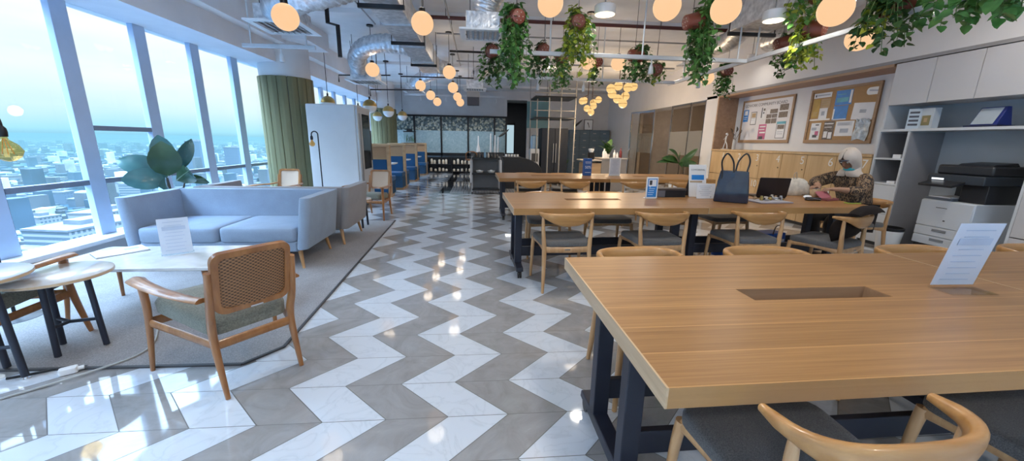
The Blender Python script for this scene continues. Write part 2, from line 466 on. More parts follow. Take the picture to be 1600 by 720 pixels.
# ---- stepped bulkhead over the window wall
struct(MB().prism([(-4.35, 2.65), (-3.6, 2.65), (-3.6, 2.96), (-3.42, 2.96), (-3.42, CEIL + .02), (-4.35, CEIL + .02)], Y0, Y1 + .4, axis=1).build('beam_5', M_beam))
# ---- window wall (X = -4.2)
struct(MB().bx(-4.35, -4.12, Y0, Y1 + .4, -0.02, 0.20).build('wall_left', M_wall))
struct(MB().bx(-4.30, -3.99, Y0, Y1 + .4, 0.20, 0.245).build('trim_3', M_sill, bevel=0.006))
mull = [4.565 + 0.94 * k for k in range(-9, 13)]
for i, y in enumerate(mull):
    w = MB().bx(-4.235, -4.17, y - 0.088, y + 0.088, 0.245, 2.65)
    fr = w.build('window_%d' % (i + 1), M_alu, bevel=0.003)
    struct(fr)
    MB().bx(-4.25, -4.18, y + 0.088, y + 0.098, 0.245, 2.65).build('gasket', M_gasket, fr)
    if i + 1 < len(mull):
        y2 = mull[i + 1]
        ts = MB().bx(-4.235, -4.172, y + 0.098, y2 - 0.088, 0.80, 0.855)
        if abs(y - 4.565) < .01 or i % 5 == 4: ts.bx(-4.235, -4.172, y + 0.098, y2 - 0.088, 1.375, 1.43)
        ts.build('transom', plain('transom_grey', (0.17, 0.22, 0.30), 0.4, 0.1), fr, bevel=0.003)
        MB().bx(-4.222, -4.217, y + 0.088, y2 - 0.088, 0.245, 2.65).build('glass_pane', M_pane, fr)
# ---- wall behind the camera: unseen, its tall windows added for fill daylight
wb = MB().bx(XW - .15, 9.2, Y0 - .15, Y0, -0.02, 0.35).bx(XW - .15, 9.2, Y0 - .15, Y0, 2.75, CEIL + .02).bx(XC, 9.2, Y0 - .15, Y0, 0.35, 2.75)
struct(wb.build('wall_back', M_wall))
for i in range(9):
    x = -4.1 + i * 1.2
    fr = MB().bx(x - .06, x + .06, Y0 - .1, Y0, 0.35, 2.75).build('window_%d' % (30 + i), M_alu)
    struct(fr)
    if i < 8: MB().bx(x + .06, x + 1.14, Y0 - .06, Y0 - .054, 0.35, 2.75).build('glass_pane', M_pane, fr)
# ---- right side wall: deep wall behind cabinets, bulkhead above, white pier, glazed meeting room
wr = MB().bx(XR, XR + .15, Y0, 8.86, -0.02, CEIL).bx(XC, XR, Y0, 8.86, 2.46, CEIL).bx(XC, XC + .6, 8.82, 9.27, -0.02, 2.46).bx(XC, XC + .6, 8.86, Y1, 2.40, CEIL).bx(XC, XC + .15, 13.25, Y1, -.02, 2.40)
struct(wr.build('wall_right', M_wall))
struct(MB().bx(XC - .012, XC, Y0, 8.84, 2.435, 2.475).build('trim_4', plain('shadow_gap', (0.30, 0.29, 0.29), 0.7)))
# meeting room shell behind the glass
M_mr = plain('meeting_room_paint', (0.40, 0.34, 0.29), 0.8, var=0.06)
struct(MB().bx(8.6, 8.75, 8.9, 16.5, 0, CEIL).bx(XC + .6, 8.75, 9.1, 9.25, 0, CEIL).bx(XC + .15, 8.75, 14.2, 14.35, 0, CEIL).build('wall_meeting_room', M_mr))
# ---- far wall
M_fw = M_farwall
wf = MB().bx(XW, 1.2, Y1, Y1 + .15, 2.32, CEIL).bx(2.05, 9.0, Y1, Y1 + .15, -0.02, CEIL).bx(1.2, 2.05, Y1, Y1 + .15, 3.0, CEIL)
struct(wf.build('wall_far', M_fw))
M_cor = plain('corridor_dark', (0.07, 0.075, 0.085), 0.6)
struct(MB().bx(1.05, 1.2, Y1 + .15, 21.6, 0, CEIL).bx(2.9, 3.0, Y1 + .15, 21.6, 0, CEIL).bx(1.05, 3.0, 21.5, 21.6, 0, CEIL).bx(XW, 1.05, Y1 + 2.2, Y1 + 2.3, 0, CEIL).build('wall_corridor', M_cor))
# glazed partition at the far end
fw = MB()
fx = [-3.72, -2.62, -1.53, -0.42, 0.68, 1.17]
for x in fx: fw.bx(x - .035, x + .035, Y1 - .04, Y1 + .06, 0, 2.32)
fw.bx(-4.0, 1.2, Y1 - .04, Y1 + .06, 2.27, 2.34).bx(-4.0, 1.2, Y1 - .04, Y1 + .06, 0.70, 0.82).bx(-4.0, 1.2, Y1 - .04, Y1 + .06, 0.0, 0.06)
part = struct(fw.build('window_40', M_black))
def leaf_film():
    m, nt, b = nodes_of('leaf_film'); setp(b, (0.2, 0.3, 0.3), 0.5)
    v = coords(nt, (1, 1, 1))
    vo = tex(nt, 'ShaderNodeTexVoronoi', Scale=15.0); nt.links.new(v, vo.inputs['Vector'])
    nt.links.new(ramp(nt, vo.outputs['Color'], [(0.0, (0.03, 0.05, 0.06)), (0.35, (0.06, 0.10, 0.11)), (0.5, (0.36, 0.42, 0.41)), (0.62, (0.48, 0.48, 0.36)), (0.75, (0.07, 0.12, 0.14))]), b.inputs['Base Color'])
    return m
def frost_film():
    m, nt, b = nodes_of('frost_film'); setp(b, (0.3, 0.5, 0.6), 0.35)
    v = coords(nt, (1, 1, 1))
    n = tex(nt, 'ShaderNodeTexNoise', Scale=9.0, Detail=6.0, Distortion=1.2); nt.links.new(v, n.inputs['Vector'])
    nt.links.new(ramp(nt, n.outputs['Fac'], [(0.3, (0.28, 0.42, 0.48)), (0.55, (0.36, 0.51, 0.57)), (0.75, (0.50, 0.62, 0.66))]), b.inputs['Base Color'])
    return m
MF, ML_ = frost_film(), leaf_film()
for a, b_ in zip(fx, fx[1:]):
    MB().bx(a + .035, b_ - .035, Y1, Y1 + .012, 0.82, 1.72).build('frosted_pane', MF, part)
    MB().bx(a + .035, b_ - .035, Y1, Y1 + .012, 1.72, 2.27).build('patterned_pane', ML_, part)
    MB().bx(a + .035, b_ - .035, Y1 + .01, Y1 + .02, 0.06, 0.70).build('lower_pane', M_clear, part)
# corridor end door, its pane glows in place of light from beyond
d = MB().bx(1.25, 1.30, 21.42, 21.5, 0, 2.3).bx(1.95, 2.0, 21.42, 21.5, 0, 2.3).bx(1.25, 2.0, 21.42, 21.5, 2.2, 2.3).bx(1.25, 2.0, 21.42, 21.5, 0, .1).build('door_1', M_black)
struct(d); MB().bx(1.30, 1.95, 21.45, 21.46, .7, 2.2).build('glowing_pane', glow('glowing_door_pane', (0.55, 0.75, 0.85), 0.5), d)
for k, y in enumerate((17.2, 18.4, 19.6, 20.6)):
    o = MB().bx(2.82, 2.9, y, y + .06, 0, 2.5).bx(2.82, 2.9, y, y + .9, 2.4, 2.5).build('window_%d' % (50 + k), M_black); struct(o)
    MB().bx(2.85, 2.86, y + .06, y + .9, .1, 2.4).build('glass_pane', glass('corridor_glass', (.7, .75, .8), .2), o)
# ---- round columns clad in sage green boards
def column(x, y, tag_):
    r = 0.465
    w = MB().lathe([(0.435, 0), (0.435, CEIL)], (x, y, 0), 40)
    o = w.build('column', M_wall, smooth=40); struct(o)
    N = 17; bd = MB()
    for k in range(N):
        a0 = 2 * PI * (k + .03) / N; a1 = 2 * PI * (k + .97) / N; am = (a0 + a1) / 2
        def P(a, rr, z): return (x + rr * math.cos(a), y + rr * math.sin(a), z)
        ring = lambda z: [P(a0, r - .03, z), P(a0, r - .006, z), P(a0 + .03, r, z), P(am, r + .004, z), P(a1 - .03, r, z), P(a1, r - .006, z), P(a1, r - .03, z)]
        bd.loft([ring(0.0), ring(2.42)])
    bd.build('cladding_slat', M_sagewood, o)
    MB().lathe([(0.437, 0), (0.437, 2.41)], (x, y, 0), 40).build('cladding_backing', M_dark, o)
    return o
column(-3.66, 8.06, 'a'); column(-3.52, 15.1, 'b')
# a pale beam head over the near column
struct(MB().bx(-4.2, -3.0, 7.55, 8.6, 3.02, CEIL).build('beam_6', M_beam))

# ================================================================== OUTSIDE
def city_mat():
    m, nt, b = nodes_of('city_ground'); setp(b, (0.1, 0.15, 0.2), 0.95, spec=0.1)
    v = coords(nt, (1, 1, 1))
    vo = tex(nt, 'ShaderNodeTexVoronoi', Scale=0.028); nt.links.new(v, vo.inputs['Vector'])
    n = tex(nt, 'ShaderNodeTexNoise', Scale=0.012, Detail=6.0); nt.links.new(v, n.inputs['Vector'])
    sepc = nt.nodes.new('ShaderNodeSeparateColor'); nt.links.new(vo.outputs['Color'], sepc.inputs[0])
    roofs = ramp(nt, sepc.outputs[0], [(0.0, (0.016, 0.035, 0.05)), (0.35, (0.022, 0.045, 0.065)), (0.6, (0.035, 0.06, 0.085)), (0.8, (0.06, 0.075, 0.10)), (0.93, (0.13, 0.14, 0.16))])
    green = ramp(nt, n.outputs['Fac'], [(0.42, (1, 1, 1)), (0.62, (0.35, 0.55, 0.6))])
    mx = tex(nt, 'ShaderNodeMix', data_type='RGBA', blend_type='MULTIPLY'); mx.inputs['Factor'].default_value = 1.0
    nt.links.new(roofs, mx.inputs[6]); nt.links.new(green, mx.inputs[7]); nt.links.new(mx.outputs[2], b.inputs['Base Color'])
    return m
GZ = -85.0
gr = MB()
gr.face([(-9000, -6000, GZ), (-30, -6000, GZ), (-30, 9000, GZ), (-9000, 9000, GZ)])
struct(gr.build('ground_outside', city_mat()))
def facade_mat(name, wall, win, sx=0.35):
    m, nt, b = nodes_of(name); setp(b, wall, 0.8)
    tc = nt.nodes.new('ShaderNodeTexCoord'); sp = nt.nodes.new('ShaderNodeSeparateXYZ'); nt.links.new(tc.outputs['Object'], sp.inputs[0])
    def fr(i, s):
        a = tex(nt, 'ShaderNodeMath', operation='MULTIPLY'); a.inputs[1].default_value = s; nt.links.new(sp.outputs[i], a.inputs[0])
        f = tex(nt, 'ShaderNodeMath', operation='FRACT'); nt.links.new(a.outputs[0], f.inputs[0])
        g = tex(nt, 'ShaderNodeMath', operation='GREATER_THAN'); g.inputs[1].default_value = 0.45; nt.links.new(f.outputs[0], g.inputs[0]); return g.outputs[0]
    q = tex(nt, 'ShaderNodeMath', operation='MULTIPLY'); nt.links.new(fr(1, sx), q.inputs[0]); nt.links.new(fr(2, 0.3), q.inputs[1])
    mx = tex(nt, 'ShaderNodeMix', data_type='RGBA'); nt.links.new(q.outputs[0], mx.inputs['Factor'])
    mx.inputs[6].default_value = (*wall, 1); mx.inputs[7].default_value = (*win, 1)
    nt.links.new(mx.outputs[2], b.inputs['Base Color'])
    return m
FAC = [facade_mat('facade_white', (0.16, 0.17, 0.18), (0.04, 0.06, 0.08)), facade_mat('facade_grey', (0.05, 0.07, 0.10), (0.03, 0.05, 0.08), 0.2), facade_mat('facade_tan', (0.10, 0.095, 0.095), (0.04, 0.05, 0.06), 0.5)]
M_roof = plain('roof_felt', (0.09, 0.10, 0.115), 0.9, var=0.2, scale=0.2)
rb = random.Random(3)
def building(x, y, w, d, h, k, label, group=None, stepped=False):
    t = thing('building', label, 'building', (x, y, GZ), rb.uniform(-.3, .3), group)
    b_ = MB().bx(-w / 2, w / 2, -d / 2, d / 2, 0, h)
    if stepped: b_.bx(-w / 2, w / 2, -d * .7, -d / 2, 0, h * .72).bx(-w / 2, w / 2, d / 2, d * .7, 0, h * .72)
    b_.build('tower_block', FAC[k], t)
    MB().bx(-w / 2 - .4, w / 2 + .4, -d / 2 - .4, d / 2 + .4, h, h + 1.2).bx(-w * .2, w * .2, -d * .2, d * .2, h + 1.2, h + 4).build('roof', M_roof, t)
    return t
building(-250, 262, 30, 46, 30, 0, 'white stepped office block far below, nearest seen through the window', stepped=True)
building(-300, 330, 26, 34, 26, 0, 'white flat-roofed block just beyond the stepped office block')
building(-620, 920, 30, 34, 74, 1, 'grey slab tower rising above the city behind the rubber plant')
building(-500, 850, 26, 40, 64, 1, 'grey tower nearer the horizon beyond the rubber plant leaves')
taken = [(-250, 262, 40), (-300, 330, 34), (-620, 920, 40), (-500, 850, 40)]
def free(x, y, r):
    for tx, ty, tr in taken:
        if (tx - x) ** 2 + (ty - y) ** 2 < (tr + r) ** 2: return False
    taken.append((x, y, r)); return True
n_ = 0
while n_ < 90:
    dist = 230 + 1300 * rb.random() ** 1.3; a = rb.uniform(math.radians(2), math.radians(66))
    x, y = -dist * math.cos(a), dist * math.sin(a); w_, d_ = rb.uniform(12, 34), rb.uniform(12, 40)
    if x > -200 and y < 240 or not free(x, y, .6 * max(w_, d_)): continue
    building(x, y, w_ * .75, d_ * .75, rb.uniform(6, 17) if rb.random() < .9 else rb.uniform(18, 24), rb.choice((0, 0, 1, 2, 2)), 'low city block in the hazy sprawl outside the window', 'low city blocks outside'); n_ += 1
# the rest of the sprawl, past counting
fc = [MB(), MB(), MB()]
for k in range(8500):
    dist = 420 + 5200 * rb.random() ** 1.6; a = rb.uniform(math.radians(-4), math.radians(74)); x, y = -dist * math.cos(a), dist * math.sin(a)
    s_ = 1 + dist / 2600; w_, d_, h_ = rb.uniform(4, 12) * s_, rb.uniform(4, 14) * s_, rb.uniform(3, 8) * (1 if rb.random() < .93 else rb.uniform(2.5, 6))
    if not free(x, y, .35 * max(w_, d_)): continue
    taken.pop()
    m_ = fc[rb.choice((0, 1, 1, 1, 2, 2))]; q = Matrix.Rotation(rb.uniform(-.5, .5), 3, 'Z'); m_.box((x, y, GZ + h_ / 2), (w_, d_, h_), q)
for m_, mt, nm in zip(fc, (plain('sprawl_white', (.34, .35, .36), .9, var=.5, scale=.02), plain('sprawl_grey', (.022, .042, .065), .9, var=.5, scale=.02), plain('sprawl_tan', (.05, .055, .065), .9, var=.5, scale=.02)), ('white', 'grey', 'tan')):
    o = m_.build('distant_city', mt); tag(o, 'distant hazy sprawl of small %s buildings out to the horizon' % nm, 'city', kind='stuff')
# haze lying over the city: thin air that absorbs and glows faintly in place of scattered sky light
hz = bpy.data.materials.new('city_haze'); hz.use_nodes = True; hn = hz.node_tree; hn.nodes.clear()
ho = hn.nodes.new('ShaderNodeOutputMaterial'); ha = hn.nodes.new('ShaderNodeVolumeAbsorption'); he = hn.nodes.new('ShaderNodeEmission'); hd = hn.nodes.new('ShaderNodeAddShader')
SIG = 1 / 2600.0
ha.inputs['Color'].default_value = (0, 0, 0, 1); ha.inputs['Density'].default_value = SIG
he.inputs['Color'].default_value = (.20, .48, .64, 1); he.inputs['Strength'].default_value = SIG
hn.links.new(ha.outputs[0], hd.inputs[0]); hn.links.new(he.outputs[0], hd.inputs[1]); hn.links.new(hd.outputs[0], ho.inputs['Volume'])
o = MB().bx(-8900, -40, -5900, 8900, GZ - 5, .6).build('city_haze', hz); tag(o, 'pale blue haze lying over the city outside', 'haze', kind='stuff')
# tree clumps in the park at the foot of the tower
M_tree = leafmat('park_tree', (0.012, 0.03, 0.028), (0.03, 0.055, 0.04), 0.9, 0.3)
first = None
for k in range(40):
    x = -rb.uniform(95, 200); y = rb.uniform(80, 215)
    if not free(x, y, 5.5): continue
    if first is None:
        first = thing('tree', 'park tree crown far below the window', 'tree', (x, y, GZ), 0, 'park trees outside')
        cr = MB()
        for q in range(9): cr.sphere((rb.uniform(-4, 4), rb.uniform(-4, 4), 7 + rb.uniform(-2, 3)), rb.uniform(2.5, 4), 9, 6)
        cr.build('crown', M_tree, first, smooth=80); MB().cyl((0, 0, 0), (0, 0, 6), .5, .35, 8).build('trunk', plain('bark', (0.08, 0.06, 0.04), 0.9), first)
    else:
        dup(first, (x, y, GZ), rb.uniform(0, 6))
# ================================================================== SEATING
def make_elbow_chair(label):
    t = thing('elbow_chair', label, 'chair')
    # seat pad
    rings = []
    for z, k in ((.418, .94), (.425, 1.0), (.448, 1.0), (.460, .965), (.463, .80), (.462, .4)):
        ring = []
        for p in rrect(.475 * k, .45 * k, .075 * k, 5):
            dz = 0.010 * (abs(p[0]) / .25) ** 2 if z > .44 else 0.0
            ring.append((p[0] * (1.0 + .06 * p[1] / .23), p[1] + .01, z + dz - (.006 if k < .5 else 0)))
        rings.append(ring)
    MB().loft(rings).build('seat', M_seat, t, smooth=60)
    fr = MB()
    for s in (-1, 1):     # arched side rails
        fr.tube([(s * .232, .20, .405), (s * .228, .10, .412), (s * .222, 0, .414), (s * .214, -.10, .408), (s * .205, -.20, .395)], [.017, .015, .014, .016, .019], 8, flat=(.8, 1.5), smooth=4)
    fr.tube([(-.225, .20, .405), (0, .205, .412), (.225, .20, .405)], [.017, .014, .017], 8, flat=(.8, 1.5), smooth=4)
    fr.tube([(-.205, -.20, .395), (0, -.215, .392), (.205, -.20, .395)], [.018, .016, .018], 8, flat=(.7, 1.7), smooth=4)
    fr.build('seat_frame', M_chairwood, t, smooth=60)
    MB().box((0, -.233, .40), (.05, .003, .012)).build('maker_plate', M_chrome, t)
    for s in (-1, 1):
        MB().tube([(s * .232, .205, .418), (s * .242, .212, .30), (s * .252, .222, 0)], [.021, .018, .0125], 10, smooth=4).build('leg', M_chairwood, t, smooth=60)
        MB().tube([(s * .224, -.190, .695), (s * .222, -.192, .60), (s * .210, -.20, .43), (s * .208, -.205, .38), (s * .214, -.235, .18), (s * .222, -.262, 0)], [.0125, .016, .0215, .0215, .018, .0125], 10, smooth=4).build('leg', M_chairwood, t, smooth=60)
    # bowed crest, tall in the middle, tapering to round tips
    rings = []
    N = 22
    def cxy(tt):
        sn, cs = math.sin(tt), max(math.cos(tt), 0.0)
        return .236 * math.copysign(abs(sn) ** .67, sn), -.115 - .147 * cs ** .67
    for i in range(N + 1):
        u = -1 + 2 * i / N
        tt = u * PI / 2
        x, y = cxy(tt)
        xa, ya = cxy(max(tt - .02, -PI / 2)); xb, yb = cxy(min(tt + .02, PI / 2))
        top = .735 - .006 * u * u; hgt = .034 + .086 * max(0, 1 - (abs(x) / .236) ** 2.2)
        th = .0175
        if abs(u) == 1: hgt = .022; top -= .005; th = .011; y += .012
        ang = math.atan2(yb - ya, xb - xa)
        nx, ny = -math.sin(ang), math.cos(ang)
        ring = []
        lean = .10
        for k in range(12):
            q = 2 * PI * k / 12
            cz, cy = math.sin(q), math.cos(q)
            zz = top - hgt / 2 + hgt / 2 * (abs(cz) ** .75) * (1 if cz > 0 else -1)
            off = th * (abs(cy) ** .8) * (1 if cy > 0 else -1) - lean * (zz - .70)
            ring.append((x + nx * off, y + ny * off, zz))
        rings.append(ring)
    MB().loft(rings).build('crest_rail', M_crest, t, smooth=60)
    return t
CG = 'elbow chairs at the long tables'
ec0 = make_elbow_chair('elbow chair with charcoal seat pushed in at the near corner of the bare table')
ec0.location = (.93, 0.862, 0); ec0.rotation_euler = (0, 0, 0.02); ec0['group'] = CG
def chair(x, y, rz, label): return dup(ec0, (x, y, 0), rz, label, CG)
chair(1.86, 0.87, 0.03, 'elbow chair with charcoal seat at the bare table, mostly cut off by the frame')
chair(.93, 1.87, PI + .06, 'elbow chair across the big table, crest just above its far edge beside the open corner')
chair(1.70, 1.87, PI - .03, 'elbow chair across the big table, crest peeping over directly behind the cable slot')
chair(2.72, 1.88, PI + .02, 'elbow chair across the big table, crest in front of the white waste bin')
chair(3.60, 1.88, PI - .05, 'elbow chair across the big table, crest in front of the copier side')
# second table, near side
chair(.79, 3.455, .03, 'elbow chair at the middle table end by the open aisle, seen from behind')
chair(1.70, 3.48, .02, 'elbow chair at the middle table, second from the aisle, seen from behind')
chair(2.68, 3.51, -.02, 'elbow chair at the middle table, below the black handbag, seen from behind')
c4 = chair(3.42, 3.34, .40, 'elbow chair turned aslant at the middle table, dark jacket and cushion on it')
# second table, far side
chair(.82, 4.44, PI, 'elbow chair on the far side of the middle table, nearest the open aisle')
chair(1.58, 4.47, PI - .05, 'elbow chair on the far side of the middle table, behind the cable slot')
chair(2.36, 4.50, PI + .04, 'elbow chair on the far side of the middle table, behind the black box')
chair(3.10, 4.56, PI + .10, 'elbow chair on the far side of the middle table, behind the open laptop')
# third table
for x, rz, lab in ((.84, .02, 'elbow chair at the third table end by the aisle, seen from behind'), (1.56, -.02, 'elbow chair at the third table, second from the aisle, seen from behind'),
                   (2.56, .05, 'elbow chair at the third table, beneath the white menu stand, seen from behind'), (3.42, -.03, 'elbow chair at the third table, farthest from the aisle, seen from behind')):
    chair(x, 6.20, rz, lab)
for x, lab in ((.95, 'elbow chair beyond the third table, crest above its far edge near the trolley'), (1.66, 'elbow chair beyond the third table, crest beside the blue carton')):
    chair(x, 7.36, PI, lab)
chair(4.62, 4.22, PI / 2, 'elbow chair the woman in the headscarf sits on')

# ---- cane-backed armchair
def make_armchair(label, canemat):
    t = thing('cane_armchair', label, 'armchair')
    # rear posts (legs) lean; front legs carry the arms
    for s in (-1, 1):
        MB().tube([(s * .196, -.352, .70), (s * .197, -.305, .48), (s * .192, -.268, .36), (s * .190, -.27, .25), (s * .190, -.325, 0)], [.017, .022, .024, .022, .014], 10, smooth=4, flat=(.85, 1.15)).build('leg', M_teak, t, smooth=60)
        MB().tube([(s * .318, .27, .545), (s * .316, .265, .40), (s * .322, .28, .25), (s * .338, .318, 0)], [.026, .024, .021, .014], 10, smooth=4, flat=(.8, 1.15)).build('leg', M_teak, t, smooth=60)
        # paddle arm sweeping from the front leg to the rear post
        arm = []
        path = spline([(s * .328, .335, .560), (s * .326, .20, .562), (s * .300, .02, .556), (s * .252, -.16, .548), (s * .222, -.30, .556)], 5)
        for i, p in enumerate(path):
            u = i / (len(path) - 1)
            w = .046 * (1 - .42 * u) * (0.55 if i == 0 else 1)
            tt = (path[min(i + 1, len(path) - 1)] - path[max(i - 1, 0)]).normalized()
            sd = V((tt.y, -tt.x, 0)).normalized()
            arm.append([p + sd * w * math.cos(q) + V((0, 0, .013 * math.sin(q) - .006 * (math.cos(q) ** 2))) for q in [2 * PI * k / 10 for k in range(10)]])
        MB().loft(arm).build('armrest', M_teak, t, smooth=60)
    fr = MB()
    for s in (-1, 1): fr.tube([(s * .318, .27, .31), (s * .25, 0, .295), (s * .184, -.265, .28)], .019, 8, flat=(.6, 1.3), smooth=3)
    fr.tube([(-.318, .275, .31), (.318, .275, .31)], .02, 8, flat=(.6, 1.3)); fr.tube([(-.184, -.268, .285), (.184, -.268, .285)], .02, 8, flat=(.6, 1.3))
    fr.build('seat_rail', M_teak, t, smooth=60)
    rings = []
    for z, k in ((.345, .90), (.355, .99), (.405, 1.0), (.432, .95), (.44, .7), (.44, .3)):
        ring = []
        for p in rrect(.54 * k, .54 * k, .07 * k, 5):
            wf = 1.0 + .22 * p[1] / .27
            ring.append((p[0] * wf * .9, p[1] + .03, z + .10 * (p[1] + .27) / .54 * .45 - .03 + (.006 if z > .4 else 0)))
        rings.append(ring)
    MB().loft(rings).build('seat_cushion', M_cushion, t, smooth=60)
    # cane panel in a rounded wooden frame, slightly bowed and reclined
    b = thing_part = bpy.data.objects.new('backrest', None); C.objects.link(b); b.parent = t
    Rm = Euler((math.radians(13), 0, 0)).to_matrix()
    def pt(x, z, y):        # x across, z up the panel, y thickness (bow)
        return V((0, -.283, .465)) + Rm @ V((x, -.035 * (1 - (x / .22) ** 2) + y, z))
    W, Hh = .368, .345
    outer = rrect(W, Hh, .055, 6); inner = rrect(W - .062, Hh - .062, .034, 6)
    rings = []
    for poly, y in ((outer, -.014), (outer, .014), (inner, .012), (inner, -.012)):
        rings.append([pt(p[0], p[1] + Hh / 2, y) for p in poly])
    rings.append(rings[0])
    MB().loft(rings, caps=False).build('back_frame', M_teak, b, smooth=50)
    cm = MB()
    xs = [-.156 + .312 * i / 12 for i in range(13)]
    for y, in ((-.004,), (.004,)):
        for a_, c_ in zip(xs, xs[1:]):
            cm.face([pt(a_, .028, y), pt(c_, .028, y), pt(c_, Hh - .028, y), pt(a_, Hh - .028, y)])
    cm.build('cane_panel', canemat, b)
    MB().box(pt(0.0, .015, -.017), (.06, .003, .008)).build('maker_plate', M_chrome, b)
    return t
ac0 = make_armchair('teak armchair with brown cane back and sage cushion standing on the rug edge', M_cane)
ac0.location = (-1.441, 2.207, 0); ac0.rotation_euler = (0, 0, math.radians(50.7))
dup(ac0, (-2.96, 2.28, 0), math.radians(10), 'teak armchair with pale cushion half hidden behind the nested side tables')
acp = make_armchair('cane armchair with pale woven back facing out beside the small round table', M_palecane)
acp.location = (-1.84, 6.75, 0); acp.rotation_euler = (0, 0, math.radians(168.5))
dup(acp, (-3.36, 6.75, 0), math.radians(176), 'cane armchair by the green column, only its pale back above the sofa')

# ---- sofas
def make_sofa(label, mat_back):
    t = thing('sofa', label, 'sofa')
    Wd, D = 1.70, .84
    def shell(poly_fn): pass
    # back and flared arms as one upholstered wrap: three padded slabs
    bk = MB(); rings = []
    def slab(pts4, th, z0, z1, flare):
        pass
    MB().loft([[(x, y + (z - .24) * -.10, z) for x, y in rrect(Wd - .04, .13, .05, 4)] for z in (.22, .24, .50, .72, .745)] ).build('backrest', mat_back, t, smooth=50, loc=(0, -.33, 0))
    for s in (-1, 1):
        rings = []
        for z in (.22, .24, .5, .72, .745):
            fl = (z - .22) * .11
            k = .9 if z in (.22, .745) else 1
            rings.append([(s * (Wd / 2 - .055 + fl) + x * k, y * (1 if z < .3 else .985) - (z - .24) * .05, z) for x, y in rrect(.115, D, .05, 4)])
        MB().loft(rings).build('arm', mat_back, t, smooth=50)
    MB().rbox((0, .02, .245), (Wd - .2, D - .10, .11), .03).build('seat_base', M_sofa, t, bevel=.012)
    for s in (-1, 1):
        rings = []
        for z, k in ((.30, .97), (.315, 1), (.40, 1), (.43, .985), (.442, .93), (.448, .6)):
            rings.append([(s * .376 + x, .055 + y, z) for x, y in rrect(.742 * (1 - (1 - k) * .6), .70 * (1 - (1 - k) * .6), .05, 4)])
        MB().loft(rings).build('seat_cushion', M_sofa, t, smooth=50)
    for sx in (-1, 1):
        for sy in (-1, 1):
            MB().tube([(sx * .74, sy * .33, .215), (sx * .78, sy * .37, 0)], [.024, .013], 12).build('leg', M_chairwood, t, smooth=50)
    return t
s1 = make_sofa('pale blue-grey two-seat sofa on the rug facing the low table', M_sofa)
s1.location = (-2.60, 4.32, 0); s1.rotation_euler = (0, 0, PI)
s2 = dup(s1, (-2.50, 5.26, 0), 0, 'second blue-grey sofa standing back to back with the pale sofa')
for ch in s2.children:
    if ch.name.split('.')[0] in ('arm', 'backrest'):
        ch.data = ch.data.copy(); ch.data.materials.clear(); ch.data.materials.append(M_sofaback)

# ================================================================== TABLES
def make_table(label, L, slot, oak=M_oak):
    t = thing('work_table', label, 'table')
    W, z0, z1 = 1.09, .69, .75
    sx0, sx1, sy0, sy1 = slot
    top = MB()
    # top with an open cable slot: four boards around the hole
    top.bx(0.006, sx0, 0, W, z0, z1).bx(sx1, L, 0, W, z0, z1).bx(sx0, sx1, 0, sy0, z0, z1).bx(sx0, sx1, sy1, W, z0, z1)
    top.build('table_top', oak, t)
    MB().bx(0, .006, 0, W, z0, z1).build('edge_band', M_oakedge, t)
    MB().bx(sx0 - .003, sx0 + .002, sy0, sy1, .62, z1 - .001).bx(sx1 - .002, sx1 + .003, sy0, sy1, .62, z1 - .001).bx(sx0, sx1, sy0 - .003, sy0 + .002, .62, z1 - .001).bx(sx0, sx1, sy1 - .002, sy1 + .003, .62, z1 - .001).bx(sx0, sx1, sy0, sy1, .612, .622).build('cable_tray', wood('slot_wood', (0.34, 0.20, 0.11), (0.48, 0.30, 0.17), .4, 0), t)
    for x in (.10, L - .10):
        f = MB()
        for y in (W / 2 - .16, W / 2 + .16): f.bx(x - .035, x + .035, y - .03, y + .03, .10, z0)
        f.prism([(W / 2 - .335, .072), (W / 2 - .325, .112), (W / 2 - .18, .125), (W / 2 + .18, .125), (W / 2 + .325, .112), (W / 2 + .335, .072)], x - .035, x + .035, axis=0)
        f.build('leg_frame', M_navy, t, bevel=.004)
        for y in (W / 2 - .31, W / 2 + .31):
            c_ = MB(); c_.cyl((x - .018, y, .035), (x - .004, y, .035), .035, n=16).cyl((x + .004, y, .035), (x + .018, y, .035), .035, n=16).bx(x - .02, x + .02, y - .015, y + .015, .04, .073)
            c_.build('caster', M_black, t, smooth=40)
    MB().bx(.135, L - .135, W / 2 - .175, W / 2 - .145, .19, .29).bx(.135, L - .135, W / 2 + .145, W / 2 + .175, .19, .29).build('stretcher', M_navy, t, bevel=.004)
    return t
SL = (.62, 1.225, .50, .615)
TB1 = make_table('bare oak work table with open cable slot and one clear sign, nearest the camera', 1.885, SL)
TB1.location = (.465, .79, 0); TB1.rotation_euler = (0, 0, .012)
dup(TB1, (2.356, .815, 0), .012, 'oak work table butted onto the far end of the nearest table, waste bin behind')
dup(TB1, (.315, 3.355, 0), .03, 'oak work table in the middle row holding a blue card and low black box')
dup(TB1, (2.205, 3.415, 0), .03, 'oak work table in the middle row crowded with handbag, laptop and clutter')
dup(TB1, (.335, 6.24, 0), .012, 'oak work table in the third row carrying the blue carton')
dup(TB1, (2.225, 6.265, 0), .012, 'oak work table in the third row carrying the white menu stand')

